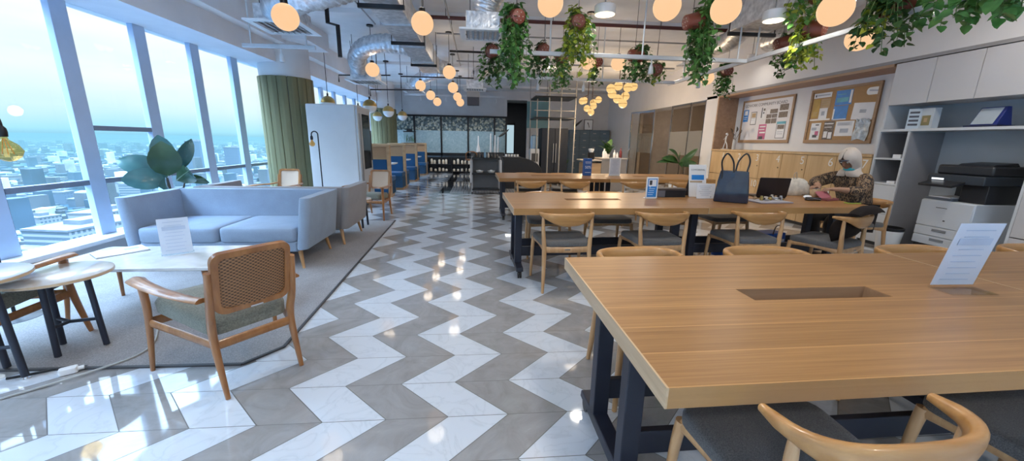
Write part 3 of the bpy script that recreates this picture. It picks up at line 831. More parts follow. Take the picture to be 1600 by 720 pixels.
# ---- round side tables
def make_side_table(label, cx, cy, r, z, legs, col):
    t = thing('side_table', label, 'side table', (cx, cy, 0))
    MB().lathe([(r - .004, z - .022), (r, z - .018), (r, z - .003), (r - .004, z)], n=48).build('table_top', col, t, smooth=40)
    MB().lathe([(r + .0006, z - .019), (r + .0008, z - .004)], n=48, caps=False).build('edge_band', M_oakedge, t)
    zc = .20; cx_ = sum(l[0] for l in legs) / len(legs) - cx; cy_ = sum(l[1] for l in legs) / len(legs) - cy
    st = MB()
    for lx, ly in legs:
        x, y = lx - cx, ly - cy
        l = MB().tube([(x * .88, y * .88, z - .022), (x, y, .018)], .0165, 12).build('leg', M_navy, t, smooth=50)
        MB().cyl((x, y, 0), (x, y, .008), .019, n=14).cyl((x, y, .008), (x, y, .02), .007, n=10).build('foot', M_chrome, l, smooth=50)
        st.tube([(x * .92, y * .92, zc), (cx_, cy_, zc)], .011, 8)
    st.build('stretcher', M_navy, t, smooth=50)
    return t
M_stop = plain('table_top_laminate', (0.60, 0.55, 0.50), 0.22, var=.05, scale=4, coat=.3)
M_stop2 = plain('table_top_grey', (0.55, 0.57, 0.60), 0.2, var=.05, scale=4, coat=.3)
make_side_table('round side table with pale top and three navy legs, lower of the nested pair', -2.535, 2.395, .245, .52, [(-2.55, 2.30), (-2.40, 2.44), (-2.67, 2.455)], M_stop)
make_side_table('round side table, taller of the nested pair, cut by the frame edge', -2.72, 2.10, .27, .60, [(-2.52, 2.10), (-2.74, 1.92), (-2.72, 2.20)], M_stop2)
make_side_table('small round table with black legs beside the second sofa and far armchair', -1.86, 5.92, .22, .45, [(-1.75, 5.80), (-1.74, 6.04), (-1.98, 5.92)], M_stop)
# ---- low table between armchair and sofa
t = thing('coffee_table', 'low rectangular table with glossy pale marble top in front of the sofa', 'coffee table', (-2.50, 3.06, 0), .02)
def marble_top():
    m, nt, b = nodes_of('pale_marble_top'); setp(b, (.6, .6, .6), .1, spec=.6)
    v = coords(nt); n = tex(nt, 'ShaderNodeTexNoise', Scale=5.0, Detail=8.0, Distortion=2.0); nt.links.new(v, n.inputs['Vector'])
    nt.links.new(ramp(nt, n.outputs['Fac'], [(.3, (.60, .60, .60)), (.5, (.68, .68, .68)), (.7, (.74, .74, .74))]), b.inputs['Base Color']); return m
MB().rbox((0, 0, .408), (1.16, .60, .025), .04).build('table_top', marble_top(), t, bevel=.004)
MB().bx(-.42, .42, -.16, .16, .37, .396).build('apron', M_chairwood, t)
for sx in (-1, 1):
    for sy in (-1, 1): MB().tube([(sx * .46, sy * .2, .37), (sx * .50, sy * .23, 0)], [.02, .012], 12).build('leg', M_teak, t, smooth=50)
# clear sign and magazine on it
def acrylic_sign(label, loc, rz, w, h, lean, ink):
    t = thing('acrylic_sign', label, 'sign', loc, rz)
    Rm = Euler((-lean, 0, 0)).to_matrix()
    MB().box(Rm @ V((0, 0, h / 2)) + V((0, 0, .003)), (w, .004, h), Rm).build('holder', glass('acrylic', (.97, .98, .99), .05), t)
    MB().box((0, .045 if lean >= 0 else -.045, .002), (w, .09, .004)).build('foot', MATS['acrylic'], t)
    MB().box(Rm @ V((0, .0005, h / 2 + .004)) + V((0, 0, .003)), (w - .012, .0016, h - .014), Rm).build('paper_insert', plain('insert_paper', (.70, .77, .88), .5, var=.03), t)
    pr = MB()
    for k in range(9):
        if k == ink: pr.box(Rm @ V((0, -.0024, h * (.92 - k * .095))), (w * .70, .0008, h * .10), Rm)
        else: pr.box(Rm @ V((-.02 * (k % 3) * w, -.0024, h * (.90 - k * .095))), (w * (.62 - .1 * (k % 2)), .0008, h * .014), Rm)
    pr.build('printed_text', plain('faint_blue_print', (.50, .60, .76), .5, var=.1), t)
    return t
acrylic_sign('clear acrylic sign leaning back on the low marble table', (-2.37, 3.10, .4205), .62, .20, .29, .13, 2)
acrylic_sign('tall clear acrylic sign leaning on the big bare oak table', (2.06, 1.39, .75), -.02, .215, .30, -.16, 2)
acrylic_sign('clear acrylic sign at the frame edge on the second big table', (2.66, 1.33, .7505), -.02, .215, .30, -.16, 3)
t = thing('magazine', 'white magazine lying open on the low table beside the acrylic sign', 'magazine', (-2.86, 3.18, .4205), .9)
MB().box((-.075, 0, .005), (.15, .21, .010), (0, .03, 0)).box((.075, 0, .006), (.15, .21, .012), (0, -.03, 0)).build('pages', M_paper, t)
MB().box((0, 0, .0012), (.31, .215, .002)).build('cover', M_dark, t)
MB().box((.07, .02, .0125), (.09, .07, .001), (0, -.03, 0)).build('cover_picture', M_greyink, t)
# ---- rug
rug = MB().prism([(-3.99, 2.20), (-1.42, 2.17), (-1.27, 2.36), (-1.40, 6.42), (-3.99, 6.42)], 0.0, 0.010)
o = rug.build('rug', fabric('rug_pile', (0.32, 0.305, 0.305), 160, .15), None); tag(o, 'grey-brown lounge rug with a thin dark border under sofas and armchairs', 'rug')
rb_ = MB()
pts = [(-3.99, 2.20), (-1.42, 2.17), (-1.27, 2.36), (-1.40, 6.42), (-3.99, 6.42)]
for a, b_ in zip(pts, pts[1:]):
    d = V((b_[0] - a[0], b_[1] - a[1], 0)); n = V((-d.y, d.x, 0)).normalized() * .009
    rb_.loft([[V((a[0], a[1], .001)) - n, V((a[0], a[1], .001)) + n, V((a[0], a[1], .0125)) + n, V((a[0], a[1], .0125)) - n], [V((b_[0], b_[1], .001)) - n, V((b_[0], b_[1], .001)) + n, V((b_[0], b_[1], .0125)) + n, V((b_[0], b_[1], .0125)) - n]])
rb_.build('border', M_dark, o)
# ---- cable and adaptor on the floor
cb = MB().tube([(-2.75, 1.72, .006), (-2.45, 1.92, .006), (-2.21, 2.13, .016), (-2.10, 2.29, .016), (-2.13, 2.46, .016), (-2.28, 2.70, .018), (-2.40, 3.0, .018), (-2.45, 3.4, .018)], .006, 6, smooth=6)
o = cb.build('power_cable', plain('grey_cable', (.42, .42, .40), .5), smooth=60); tag(o, 'pale power cable winding over the rug edge below the armchair', 'cable')
t = thing('plug_adaptor', 'white plug adaptor lying on the floor by the rug edge', 'adaptor', (-2.34, 2.14, 0), .6)
MB().rbox((0, 0, .02), (.075, .045, .036), .012).build('body', M_white, t, bevel=.004)
MB().cyl((.035, 0, .02), (.062, 0, .02), .012, n=12).build('plug', M_white, t, smooth=40)
o = MB().tube([(-2.62, 2.10, .006), (-2.52, 2.14, .008), (-2.44, 2.18, .009), (-2.36, 2.20, .006), (-2.30, 2.20, .006)], .007, 6, smooth=5).build('extension_lead', M_black, smooth=60)
tag(o, 'short black cord between the side table foot and the white adaptor', 'cord')
# ---- gooseneck floor lamps
def make_floor_lamp(label, x, y, top, rz, br, hook):
    t = thing('floor_lamp', label, 'floor lamp', (x, y, 0), rz)
    MB().lathe([(.14, 0), (.14, .012), (.03, .022), (.012, .03)], n=28).build('base', M_black, t, smooth=40)
    arc = [(hook - hook * math.cos(a), 0, top - hook + hook * math.sin(a)) for a in [PI * k / 12 for k in range(13)]]
    MB().tube([(0, 0, .02), (0, 0, top - hook)] + arc + [(2 * hook, 0, top - hook - .03)], .0105, 10).build('gooseneck_pole', M_black, t, smooth=60)
    zs = top - hook - .03
    MB().lathe([(.013, zs + .01), (.022, zs - .005), (.024, zs - .03), (.021, zs - .06), (.0, zs - .061)], (2 * hook, 0, 0), 16).build('socket', M_black, t, smooth=40)
    zb = zs - .06
    bl = MB().lathe([(.016, zb), (.020, zb - .02), (br * .75, zb - .02 - br * .45), (br, zb - .02 - br), (br * .80, zb - .02 - br * 1.55), (br * .35, zb - .02 - br * 1.9), (.002, zb - .02 - br * 1.95)], (2 * hook, 0, 0), 20).build('bulb', glass('amber_bulb_glass', (1.0, .72, .38), .10), t, smooth=60)
    fl = MB()
    for k in range(6):
        a = 2 * PI * k / 6
        fl.tube([(2 * hook + .006 * math.cos(a), .006 * math.sin(a), zb - .01), (2 * hook + br * .4 * math.cos(a), br * .4 * math.sin(a), zb - .02 - br * 1.3)], .0022, 5)
    fl.build('filament', plain('brass_filament', (.62, .40, .14), .35, .6), bl)
    return t
make_floor_lamp('black gooseneck lamp with amber filament bulb beside the window, at the frame edge', -3.40, 2.88, 1.50, .3, .075, .10)
make_floor_lamp('black gooseneck lamp with clear bulb standing before the white vending cabinet', -2.84, 7.22, 1.45, PI, .05, .055)
# ---- rubber plant behind the sofa
def big_leaf(mb, base, tip, w, droop=.0, n=7, side=None):
    base, tip = V(base), V(tip); d = tip - base
    sd = d.cross(V((0, 0, 1))) if side is None else V(side)
    sd.normalize(); up = sd.cross(d).normalized()
    rows = []
    for i in range(n + 1):
        u = i / n; c_ = base + d * u + up * (.10 * d.length * math.sin(u * PI)) - V((0, 0, droop * u * u))
        ww = w * (math.sin(PI * min(1, (u * .93 + .05))) ** .7) if 0 < i < n else w * .06
        rows.append([c_ - sd * ww + up * ww * .22, c_ - sd * ww * .5 + up * ww * .08, c_, c_ + sd * ww * .5 + up * ww * .08, c_ + sd * ww + up * ww * .22])
    mb.loft(rows, close=False, caps=False)
t = thing('rubber_plant', 'potted rubber plant with broad dark leaves behind the sofa at the window', 'plant', (-3.76, 5.02, 0))
MB().lathe([(.13, 0), (.17, .02), (.19, .40), (.18, .42), (.16, .40), (.15, .36)], n=28).build('pot', plain('stoneware_pot', (.30, .30, .31), .5), t, smooth=40)
MB().lathe([(.155, .34), (.01, .36)], n=20).build('soil', plain('potting_soil', (.04, .028, .02), .95, var=.3, scale=60), t)
stems = MB()
for q in ((.02, -.05), (-.05, .03), (.06, .04)): stems.tube([(q[0], q[1], .35), (q[0] * 1.2, q[1] * 1.2, .62), (q[0] * 2, q[1] * 2, .84)], [.014, .011, .007], 7, smooth=3)
stems.build('stem', plain('plant_stem', (.06, .05, .035), .7), t, smooth=60)
for base, tip, w, mt, dr in (((-.02, -.02, .84), (-.42, -.18, 1.10), .135, M_rubber2, .05), ((.0, -.08, .80), (-.28, -.34, .86), .13, M_rubber2, .02), ((.02, -.06, .86), (.06, -.12, 1.27), .155, M_rubber, .0),
                         ((.06, .0, .80), (.36, -.16, .95), .115, M_rubber, .04), ((-.04, .04, .92), (-.10, .06, 1.34), .12, M_rubber2, .0), ((.05, .06, .92), (.22, .14, 1.30), .08, M_rubber2, .0),
                         ((.02, -.1, .72), (.14, -.38, .80), .10, M_rubber2, .03), ((.08, .03, .80), (.40, .06, .82), .06, M_rubber, .05)):
    m = MB()
    # blades turned broadside to the room
    dd = V(tip) - V(base); sd = V((.8, .6, 0)) if abs(dd.z) > .22 else V((dd.y * .5, -dd.x * .5, .62)).normalized()
    big_leaf(m, base, tip, w, dr, side=sd - dd.normalized() * sd.dot(dd.normalized()))
    lo = m.build('leaf', mt, t, smooth=60)
    MB().tube([V(base), V(base) + dd * .5 + V((0, 0, .004)), V(base) + dd * .95], [.006, .004, .002], 5).build('midrib', leafmat('leaf_midrib', (.10, .20, .10), (.16, .28, .16)), lo, smooth=60)

# ================================================================== VENDING CABINET AND BOOTHS
t = thing('vending_cabinet', 'tall plain white vending cabinet standing by the green column, glass front turned aside', 'cabinet', (-2.70, 8.02, 0))
MB().bx(-.46, .42, -.44, .42, .05, 1.95).build('cabinet_body', plain('vending_white', (.66, .68, .70), .35, var=.02), t, bevel=.02)
MB().bx(-.44, .40, -.42, .40, 0, .05).build('plinth', M_dark, t)
MB().bx(.42, .46, -.43, .41, .10, 1.93).build('door', plain('vending_door', (.55, .57, .60), .3, .2), t, bevel=.008)
MB().bx(.458, .466, -.18, .30, .75, 1.80).build('display_window', plain('black_glass', (.02, .022, .028), .06), t)
MB().bx(.458, .47, .33, .39, .9, 1.5).build('coin_panel', M_dark, t); MB().bx(.458, .475, -.38, -.30, .4, 1.8).build('handle', M_rod, t)
bh = None
def booth(y, near, label):
    t = thing('booth_divider', label, 'booth', (0, y, 0), 0, 'upholstered booth dividers by the far window')
    x0, x1 = -2.98, -2.03
    MB().bx(x0, x1, -.06, .06, 1.165, 1.215).build('top_rail', M_boothwood, t, bevel=.004)
    for x in (x0 + .02, x1 - .035): MB().bx(x - .035, x + .035, -.055, .055, 0, 1.165).build('post', M_boothwood, t, bevel=.004)
    MB().bx(x0 + .05, x1 - .07, -.012, .012, .92, 1.165).build('cane_panel', weave('booth_cane', (.50, .32, .18), (.28, .16, .08), 240), t)
    MB().bx(x0 + .05, x1 - .07, -.03, .03, .88, .92).build('mid_rail', M_boothwood, t)
    MB().rbox(((x0 + x1) / 2 - .01, 0, .49), (x1 - x0 - .13, .10, .78), .02, axis=1).build('back_pad', M_boothblue, t, bevel=.012)
    for s in ((1,) if near else (1, -1)):
        MB().bx(x0 + .06, x1 - .02, s * .06, s * .52, .06, .36).build('bench_base', plain('bench_navy', (.018, .07, .15), .8), t)
        MB().bx(x0 + .06, x1 - .01, s * .06, s * .55, .36, .47).build('bench_cushion', M_boothblue, t, bevel=.025)
        MB().bx(x0 + .08, x1 - .04, s * .08, s * .48, 0, .06).build('plinth', M_boothwood, t)
    return t
booth(9.15, True, 'booth divider with cane band and blue padding, the one next to the vending cabinet')
booth(11.05, False, 'booth divider with blue bench, second along from the vending cabinet')
booth(13.15, False, 'booth divider with blue bench below the glass tank')
booth(15.55, False, 'booth divider with blue bench, last before the glazed partition')
for y, lab in ((10.08, 'small white booth table in the nearest blue booth'), (12.1, 'small white booth table in the middle blue booth'), (14.35, 'small white booth table in the last blue booth')):
    t = thing('booth_table', lab, 'table', (-2.5, y, 0))
    MB().rbox((0, 0, .735), (.80, .46, .03), .03).build('table_top', M_white, t, bevel=.004)
    MB().cyl((0, 0, .02), (0, 0, .72), .03, n=16).build('pedestal', M_black, t, smooth=40); MB().lathe([(.2, 0), (.2, .012), (.03, .03)], n=24).build('base', M_black, t, smooth=40)
# long window-side ledge over the booths, glass tank on divider
t = thing('glass_tank', 'small glass tank with black lid and greenery on top of the booth divider', 'tank', (-2.25, 13.15, 1.2155))
MB().bx(-.19, .19, -.055, .055, 0.004, .36).build('tank_glass', M_clear, t)
MB().bx(-.2, .2, -.06, .06, .36, .39).bx(-.09, .09, -.05, .05, .39, .46).build('lid', M_black, t); MB().bx(-.2, .2, -.06, .06, 0, .01).build('tank_base', M_black, t)
m = MB(); rq = random.Random(5)
for k in range(26): big_leaf(m, (rq.uniform(-.15, .15), rq.uniform(-.03, .03), .02), (rq.uniform(-.16, .16), rq.uniform(-.04, .04), rq.uniform(.12, .30)), .016, 0, 4)
m.build('greenery', M_leafA, t)

# ================================================================== PANTRY END
t = thing('serving_trolley', 'black three-tier serving trolley in front of the pantry, cups on it', 'trolley', (.19, 9.90, 0))
for z in (.10, .50, .88): MB().bx(-.34, .34, -.2, .2, z, z + .025).bx(-.35, .35, -.21, -.2, z, z + .05).bx(-.35, .35, .2, .21, z, z + .05).build('tray', M_black, t)
for sx in (-1, 1):
    for sy in (-1, 1):
        MB().bx(sx * .35 - .015, sx * .35 + .015, sy * .19 - .015, sy * .19 + .015, .07, .95).build('upright', M_rod, t)
        MB().cyl((sx * .35 - .01, sy * .19, .035), (sx * .35 + .01, sy * .19, .035), .035, n=14).build('caster', M_black, t, smooth=40)
MB().bx(-.33, .33, .15, .16, .13, .88).build('back_panel', plain('trolley_panel', (.20, .21, .23), .5), t)
MB().bx(.35, .40, -.2, .2, .30, .86).bx(-.40, -.35, -.2, .2, .30, .86).build('side_panel', plain('trolley_side', (.55, .56, .58), .5), t)
for k, (x, z) in enumerate(((-.16, .527), (.14, .527))):
    t = thing('bowl', ('white bowl on the trolley shelf, on the aisle side', 'white bowl on the trolley shelf, on the table side')[k], 'bowl', (.19 + x, 9.82, z))
    MB().lathe([(.04, 0), (.085, .03), (.10, .07), (.095, .07), (.06, .02), (.001, .012)], n=24).build('bowl_body', M_opal, t, smooth=50)
    MB().lathe([(.05, .055), (.045, .085), (.001, .095)], n=16).build('stacked_cup', M_opal, t, smooth=50)
for k, (x, hgt, r, mt) in enumerate(((-.26, .12, .035, M_black), (-.17, .16, .03, M_dark), (-.10, .10, .035, M_black), (-.02, .22, .03, plain('blue_glass', (.20, .36, .52), .15)), (.06, .15, .03, M_rod), (.14, .12, .03, M_black), (.22, .14, .035, M_dark), (.29, .11, .03, M_black))):
    o = MB().lathe([(r, 0), (r, hgt * .6), (r * .55, hgt * .75), (r * .5, hgt), (.001, hgt)], (0, 0, 0), 16).build('coffee_bottle', mt, smooth=50, loc=(.19 + x, 9.88 + .05 * (k % 3), .906))
    tag(o, 'dark bottle or jar among those lined up on the trolley top', 'bottle', 'bottles on the trolley top')
# plant glass vases beyond trolley, on a low dark console
t = thing('console', 'dark narrow console behind the trolley holding glass vases', 'console', (.35, 15.2, 0))
MB().bx(-.65, .65, -.2, .2, .86, .90).build('console_top', M_dark, t); MB().bx(-.63, .63, -.18, .18, .0, .86).build('console_body', plain('console_grey', (.12, .12, .13), .6), t)
for k, (x, hgt) in enumerate(((-.35, .62), (.13, .72), (.30, .66), (.42, .60))):
    o = MB().lathe([(.09 if k == 0 else .045, 0), (.07 if k == 0 else .045, .16), (.03, .3), (.022, hgt), (.001, hgt)], n=14).build('glass_vase', M_opal, smooth=50, loc=(.35 + x, 15.2, .90))
    tag(o, ('pale flask with a narrow neck standing alone on the console', 'tall pale glass vase in the row on the console', 'tall pale glass vase in the row on the console', 'tall pale glass vase in the row on the console')[k], 'vase', 'pale vases on the console')
o = MB(); big_leaf(o, (0, 0, 0), (.42, 0, .30), .06, 0, side=(0, .3, 1)); o = o.build('dried_leaf', plain('dark_leaf', (.03, .03, .03), .6), loc=(.78, 15.2, 1.50)); tag(o, 'dark dried leaf standing in the last vase of the console', 'leaf')
# rack of jars under the glazed partition
t = thing('jar_rack', 'low black rack along the foot of the glazed partition', 'rack', (-1.6, 16.2, 0))
for z in (.04, .34): MB().bx(-1.55, 1.55, -.12, .12, z, z + .03).build('shelf', M_black, t)
for x in (-1.55, -.55, .5, 1.55): MB().bx(x - .02, x + .02, -.12, .12, 0, .62).build('upright', M_black, t)
MB().bx(-1.55, 1.55, .12, .13, .02, .64).build('back_panel', M_black, t)
jar0 = None; rj = random.Random(11)
for z in (.0705, .3705):
    for k in range(19):
        x = -3.05 + k * .158 + rj.uniform(-.02, .02)
        if min(abs(x + 1.6 - q) for q in (-1.55, -.55, .5, 1.55)) < .075: continue
        if jar0 is None:
            jar0 = thing('storage_jar', 'cream storage jar in the rows under the glazed partition', 'jar', (x, 16.2, z), 0, 'cream jars on the low rack')
            MB().lathe([(.045, 0), (.05, .01), (.05, .15), (.038, .18), (.03, .20), (.001, .20)], n=14).build('jar_body', plain('cream_glaze', (.85, .76, .62), .4, var=.15, scale=1), jar0, smooth=50)
        else:
            j = dup(jar0, (x, 16.2, z)); j.scale = (1, 1, rj.uniform(.75, 1.1) if z > .3 else rj.uniform(.5, .8))
# wooden bar stool with thin black legs by the partition
t = thing('bar_stool', 'brown bar stool with thin black legs next to the trolley', 'stool', (-.22, 10.75, 0), .2)
MB().lathe([(.13, .80), (.15, .815), (.15, .835), (.12, .845), (.001, .845)], n=24).build('seat', M_teak, t, smooth=40)
MB().tube([(-.13, -.08, .84), (-.14, -.16, 1.0), (0, -.19, 1.05), (.14, -.16, 1.0), (.13, -.08, .84)], .014, 8, smooth=4).build('backrest', M_teak, t, smooth=60)
for sx in (-1, 1):
    for sy in (-1, 1): MB().tube([(sx * .09, sy * .09, .81), (sx * .18, sy * .18, 0)], .010, 8).build('leg', M_black, t, smooth=60)
MB().tube([(-.15, -.15, .25), (.15, -.15, .25), (.15, .15, .25), (-.15, .15, .25), (-.15, -.15, .25)], .008, 6).build('foot_ring', M_black, t)
# black counter with rounded shoulder
t = thing('bar_counter', 'black pantry counter with a rounded shoulder behind the third table', 'counter', (1.22, 11.3, 0))
poly = [(-.50, 0), (.62, 0), (.62, .50), (.58, .60), (.48, .72), (.30, .82), (.10, .87), (-.50, .88)]
MB().prism(poly, -.35, .35, axis=1).build('counter_body', plain('black_laminate', (.018, .018, .021), .35), t, bevel=.01)
MB().bx(-.52, .0, -.37, .37, .88, .905).build('worktop', M_dark, t)
for k in range(5):
    o = MB().lathe([(.03, 0), (.035, .06), (.033, .065), (.001, .065)], n=14).build('cup', M_opal, smooth=50, loc=(.80 + k * .085, 11.22, .9055)); tag(o, 'small white cup in the row on the black pantry counter', 'cup', 'cups on the black counter')
# fridge
t = thing('fridge', 'dark grey two-door fridge behind the pale scaffold shelf', 'fridge', (2.40, 12.45, 0))
M_fr = plain('fridge_grey', (.030, .036, .05), .55, spec=.2); MB().bx(-.42, .42, -.3, .36, .04, 1.76).build('fridge_body', M_fr, t, bevel=.01)
MB().bx(-.415, -.005, -.345, -.305, .06, 1.75).build('door', M_fr, t, bevel=.008); MB().bx(.005, .415, -.345, -.305, .06, 1.75).build('door', M_fr, t, bevel=.008)
MB().bx(-.05, -.03, -.375, -.345, .7, 1.3).build('handle', M_rod, t); MB().bx(.03, .05, -.375, -.345, .7, 1.3).build('handle', M_rod, t); MB().bx(-.40, .40, -.28, .34, 0, .04).build('plinth', M_black, t)
# white side cabinet beside fridge
t = thing('water_dispenser', 'slim white water dispenser next to the dark fridge', 'dispenser', (1.78, 12.3, 0))
MB().bx(-.15, .15, -.15, .15, 0, 1.12).build('dispenser_body', plain('dispenser_white', (.55, .58, .62), .35), t, bevel=.02); MB().bx(-.10, .10, -.156, -.15, .72, .98).build('tap_recess', M_dark, t); MB().lathe([(.12, 1.12), (.13, 1.2), (.13, 1.5), (.06, 1.55), (.001, 1.55)], n=20).build('water_bottle', plain('bottle_blue', (.35, .48, .62), .15), t, smooth=40)
# scaffold shelf of pale poles with black boards
t = thing('scaffold_shelf', 'open scaffold shelf of pale poles and black boards around the fridge', 'shelf', (2.28, 11.95, 0))
M_pole = plain('pale_pole', (.34, .325, .30), .45, .1)
for x, y, hgt in ((-.18, -.28, 3.0), (.18, -.28, 3.1), (.62, -.28, CEIL), (-.46, .2, 2.7), (-.6, .75, 2.7)): MB().cyl((x, y, 0), (x, y, hgt), .02, n=10).build('pole', M_pole, t, smooth=40)
for z in (2.02, 2.62): MB().bx(-.60, .64, -.3, .78, z, z + .04).build('board', M_black, t)
for z in (2.25, 2.75): MB().cyl((-.62, -.28, z), (.64, -.28, z), .013, n=8).build('rail', M_pole, t, smooth=40)
t = thing('teal_panel', 'flat teal board hanging in the scaffold shelf', 'panel', (2.0, 12.95, 1.78)); MB().bx(-.40, .35, -.02, .02, 0, .84).build('board', plain('teal_paint', (.07, .19, .25), .5), t); MB().cyl((-.3, 0, .84), (-.3, 0, 1.57), .006, n=6).cyl((.25, 0, .84), (.25, 0, 1.57), .006, n=6).build('hanger', M_rope, t)
# trailing plant on the scaffold
# blue drawer cabinet against the far wall with picture and vases
t = thing('drawer_cabinet', 'wide slate-blue cabinet of small drawers against the far wall', 'cabinet', (4.62, 16.2, 0))
MB().bx(-.86, .86, -.24, .28, 0.05, 1.85).build('cabinet_body', plain('slate_blue', (.075, .125, .175), .5), t, bevel=.006); MB().bx(-.84, .84, -.22, .26, 0, .05).build('plinth', M_dark, t)
for r in range(6):
    for c_ in range(4):
        d = MB().bx(-.84 + c_ * .42 + .012, -.84 + (c_ + 1) * .42 - .012, -.256, -.24, .12 + r * .285, .12 + (r + 1) * .285 - .02).build('drawer', plain('slate_drawer', (.095, .15, .205), .45), t)
        MB().bx(-.84 + c_ * .42 + .15, -.84 + c_ * .42 + .27, -.27, -.256, .27 + r * .285, .30 + r * .285).build('handle', M_rod, d)
t = thing('framed_picture', 'small framed drawing leaning on top of the slate-blue drawer cabinet', 'picture', (4.66, 16.36, 1.8505))
MB().bx(-.19, .19, -.012, .012, 0, .44).build('frame', M_dark, t); MB().bx(-.165, .165, -.016, -.012, .025, .415).build('print', M_paper, t)
MB().prism([(-.06, .30), (-.02, .33), (.05, .12), (.03, .10), (-.01, .22)], -.019, -.016, axis=1).build('drawn_figure', M_ink, t)
t = thing('feather_vase', 'small white vase with one dark feather on the drawer cabinet', 'vase', (4.0, 16.22, 1.8505))
MB().lathe([(.04, 0), (.05, .03), (.03, .12), (.02, .16), (.001, .16)], n=14).build('vase_body', M_opal, t, smooth=50); m = MB(); big_leaf(m, (0, 0, .12), (.36, 0, .42), .055, 0, side=(0, .2, 1)); m.build('feather', M_dark, t)
# reception counter with plant and bottles
t = thing('coffee_counter', 'grey coffee counter with oak end panel beyond the third table', 'counter', (3.75, 10.85, 0))
MB().bx(-.30, .42, -.3, .3, 0, .90).build('counter_body', plain('warm_grey_laminate', (.27, .25, .24), .5), t, bevel=.005); MB().bx(-.78, -.302, -.28, .3, 0.0, .78).build('end_panel', M_boothwood, t); MB().bx(-.86, -.30, -.32, .32, .84, .87).bx(-.32, .44, -.32, .32, .90, .925).build('worktop', plain('pale_worktop', (.55, .50, .45), .35), t)
t = thing('potted_monstera', 'dark potted monstera on the coffee counter', 'plant', (3.74, 10.95, .9255)); MB().lathe([(.05, 0), (.07, .10), (.06, .10), (.001, .09)], n=16).build('pot', M_opal, t, smooth=50)
m = MB(); rq = random.Random(8)
for k in range(11):
    a = rq.uniform(0, 2 * PI); e = rq.uniform(.12, .34); big_leaf(m, (0, 0, .10), (e * math.cos(a), e * math.sin(a), rq.uniform(.24, .56)), .10, .03, 5)
m.build('foliage', M_leafC, t)
for k, (x, y, r, hgt, mt, lab) in enumerate(((-.18, -.1, .05, .26, M_opal, 'white carafe on the coffee counter, aisle side of the monstera'), (-.08, .05, .04, .18, M_opal, 'short white jar beside the monstera pot'), (.12, -.1, .035, .22, M_opal, 'white bottle on the coffee counter between monstera and red bottle'), (.22, -.05, .035, .16, M_opal, 'small white bottle next to the dark red bottle'), (.31, -.08, .04, .28, plain('dark_red_glass', (.16, .03, .03), .2), 'dark red bottle at the end of the coffee counter'))):
    o = MB().lathe([(r, 0), (r, hgt * .62), (r * .4, hgt * .8), (r * .35, hgt), (.001, hgt)], n=16).build('bottle', mt, smooth=50, loc=(3.75 + x, 10.85 + y, .9255)); tag(o, lab, 'bottle')
t = thing('coffee_grinder', 'black coffee grinder with white hopper on the lower oak worktop', 'grinder', (3.22, 10.85, .8705)); MB().rbox((0, 0, .10), (.16, .18, .20), .03).build('grinder_body', M_black, t, bevel=.01); MB().lathe([(.05, .2), (.08, .26), (.08, .30), (.001, .31)], n=18).build('hopper', M_opal, t, smooth=50)
t = thing('leafy_plant', 'dark bushy plant on the floor at the end of the coffee counter', 'plant', (2.86, 12.9, 0)); MB().lathe([(.12, 0), (.16, .28), (.14, .28), (.001, .26)], n=18).build('pot', M_dark, t, smooth=50); m = MB()
for k in range(40):
    a = rq.uniform(0, 2 * PI); e = rq.uniform(.1, .3); big_leaf(m, (.03 * math.cos(a), .03 * math.sin(a), .26), (e * math.cos(a), e * math.sin(a), rq.uniform(.45, .95)), .04, .05, 4)
m.build('foliage', M_leafC, t)
# ================================================================== RIGHT SIDE
# ---- lockers: seven columns
LY = [8.80 - .543 * k for k in range(8)]
nums = [str(k + 1) for k in range(14)]
WORDS = ['one', 'two', 'three', 'four', 'five', 'six', 'seven']
M_num = plain('number_white', (.78, .76, .72), .5, var=.02)
for k in range(7):
    ya, yb = LY[k + 1], LY[k]; w = yb - ya
    t = thing('locker_column', 'pale oak locker column whose top door reads %s' % WORDS[k] if k < 6 else 'pale oak locker column behind the seated woman, next to the open shelves', 'locker', (XC, (ya + yb) / 2, 0))
    MB().bx(.02, .50, -w / 2 + .0015, w / 2 - .0015, .05, 1.205).build('carcass', plain('locker_shadow_oak', (.20, .12, .06), .6), t)  # carcass darkened so the door gaps look shaded
    MB().bx(.04, .48, -w / 2 + .002, w / 2 - .002, 0, .05).build('plinth', M_dark, t)
    for r, (z0, z1) in enumerate(((.70, 1.20), (.375, .692), (.06, .367))):
        d = MB().bx(0, .019, -w / 2 + .006, w / 2 - .006, z0, z1).build('door', M_lockwood, t, bevel=.002)
        MB().cyl((-.012, -w / 2 + .05, (z0 + z1) / 2), (0, -w / 2 + .05, (z0 + z1) / 2), .011, n=12).build('lock', M_chrome, d, smooth=40)
        if r < 2: letter(nums[k + 7 * r], 'number', M_num, d, (-.0012, -w / 2 + .085, z1 - .10), FACE_NEG_X, .185)
struct(MB().bx(XC - .01, XR, LY[7] + .002, 8.818, 1.206, 1.245).build('trim_5', M_lockwood, bevel=.003), None)
# ---- display niche above: brown oak surround and white back
struct(MB().bx(XC, XR - .002, 8.775, 8.818, 1.246, 2.455).bx(XC, XR - .002, 4.99, 8.775, 2.40, 2.455).bx(XC + .25, XR - .002, 4.985, 5.03, 1.246, 2.40).build('trim_6', M_surround, bevel=.003))
struct(MB().bx(XR - .03, XR - .001, 5.03, 8.775, 1.246, 2.40).build('trim_7', plain('niche_white', (.74, .76, .80), .5, var=.02)))
XB = XR - .03
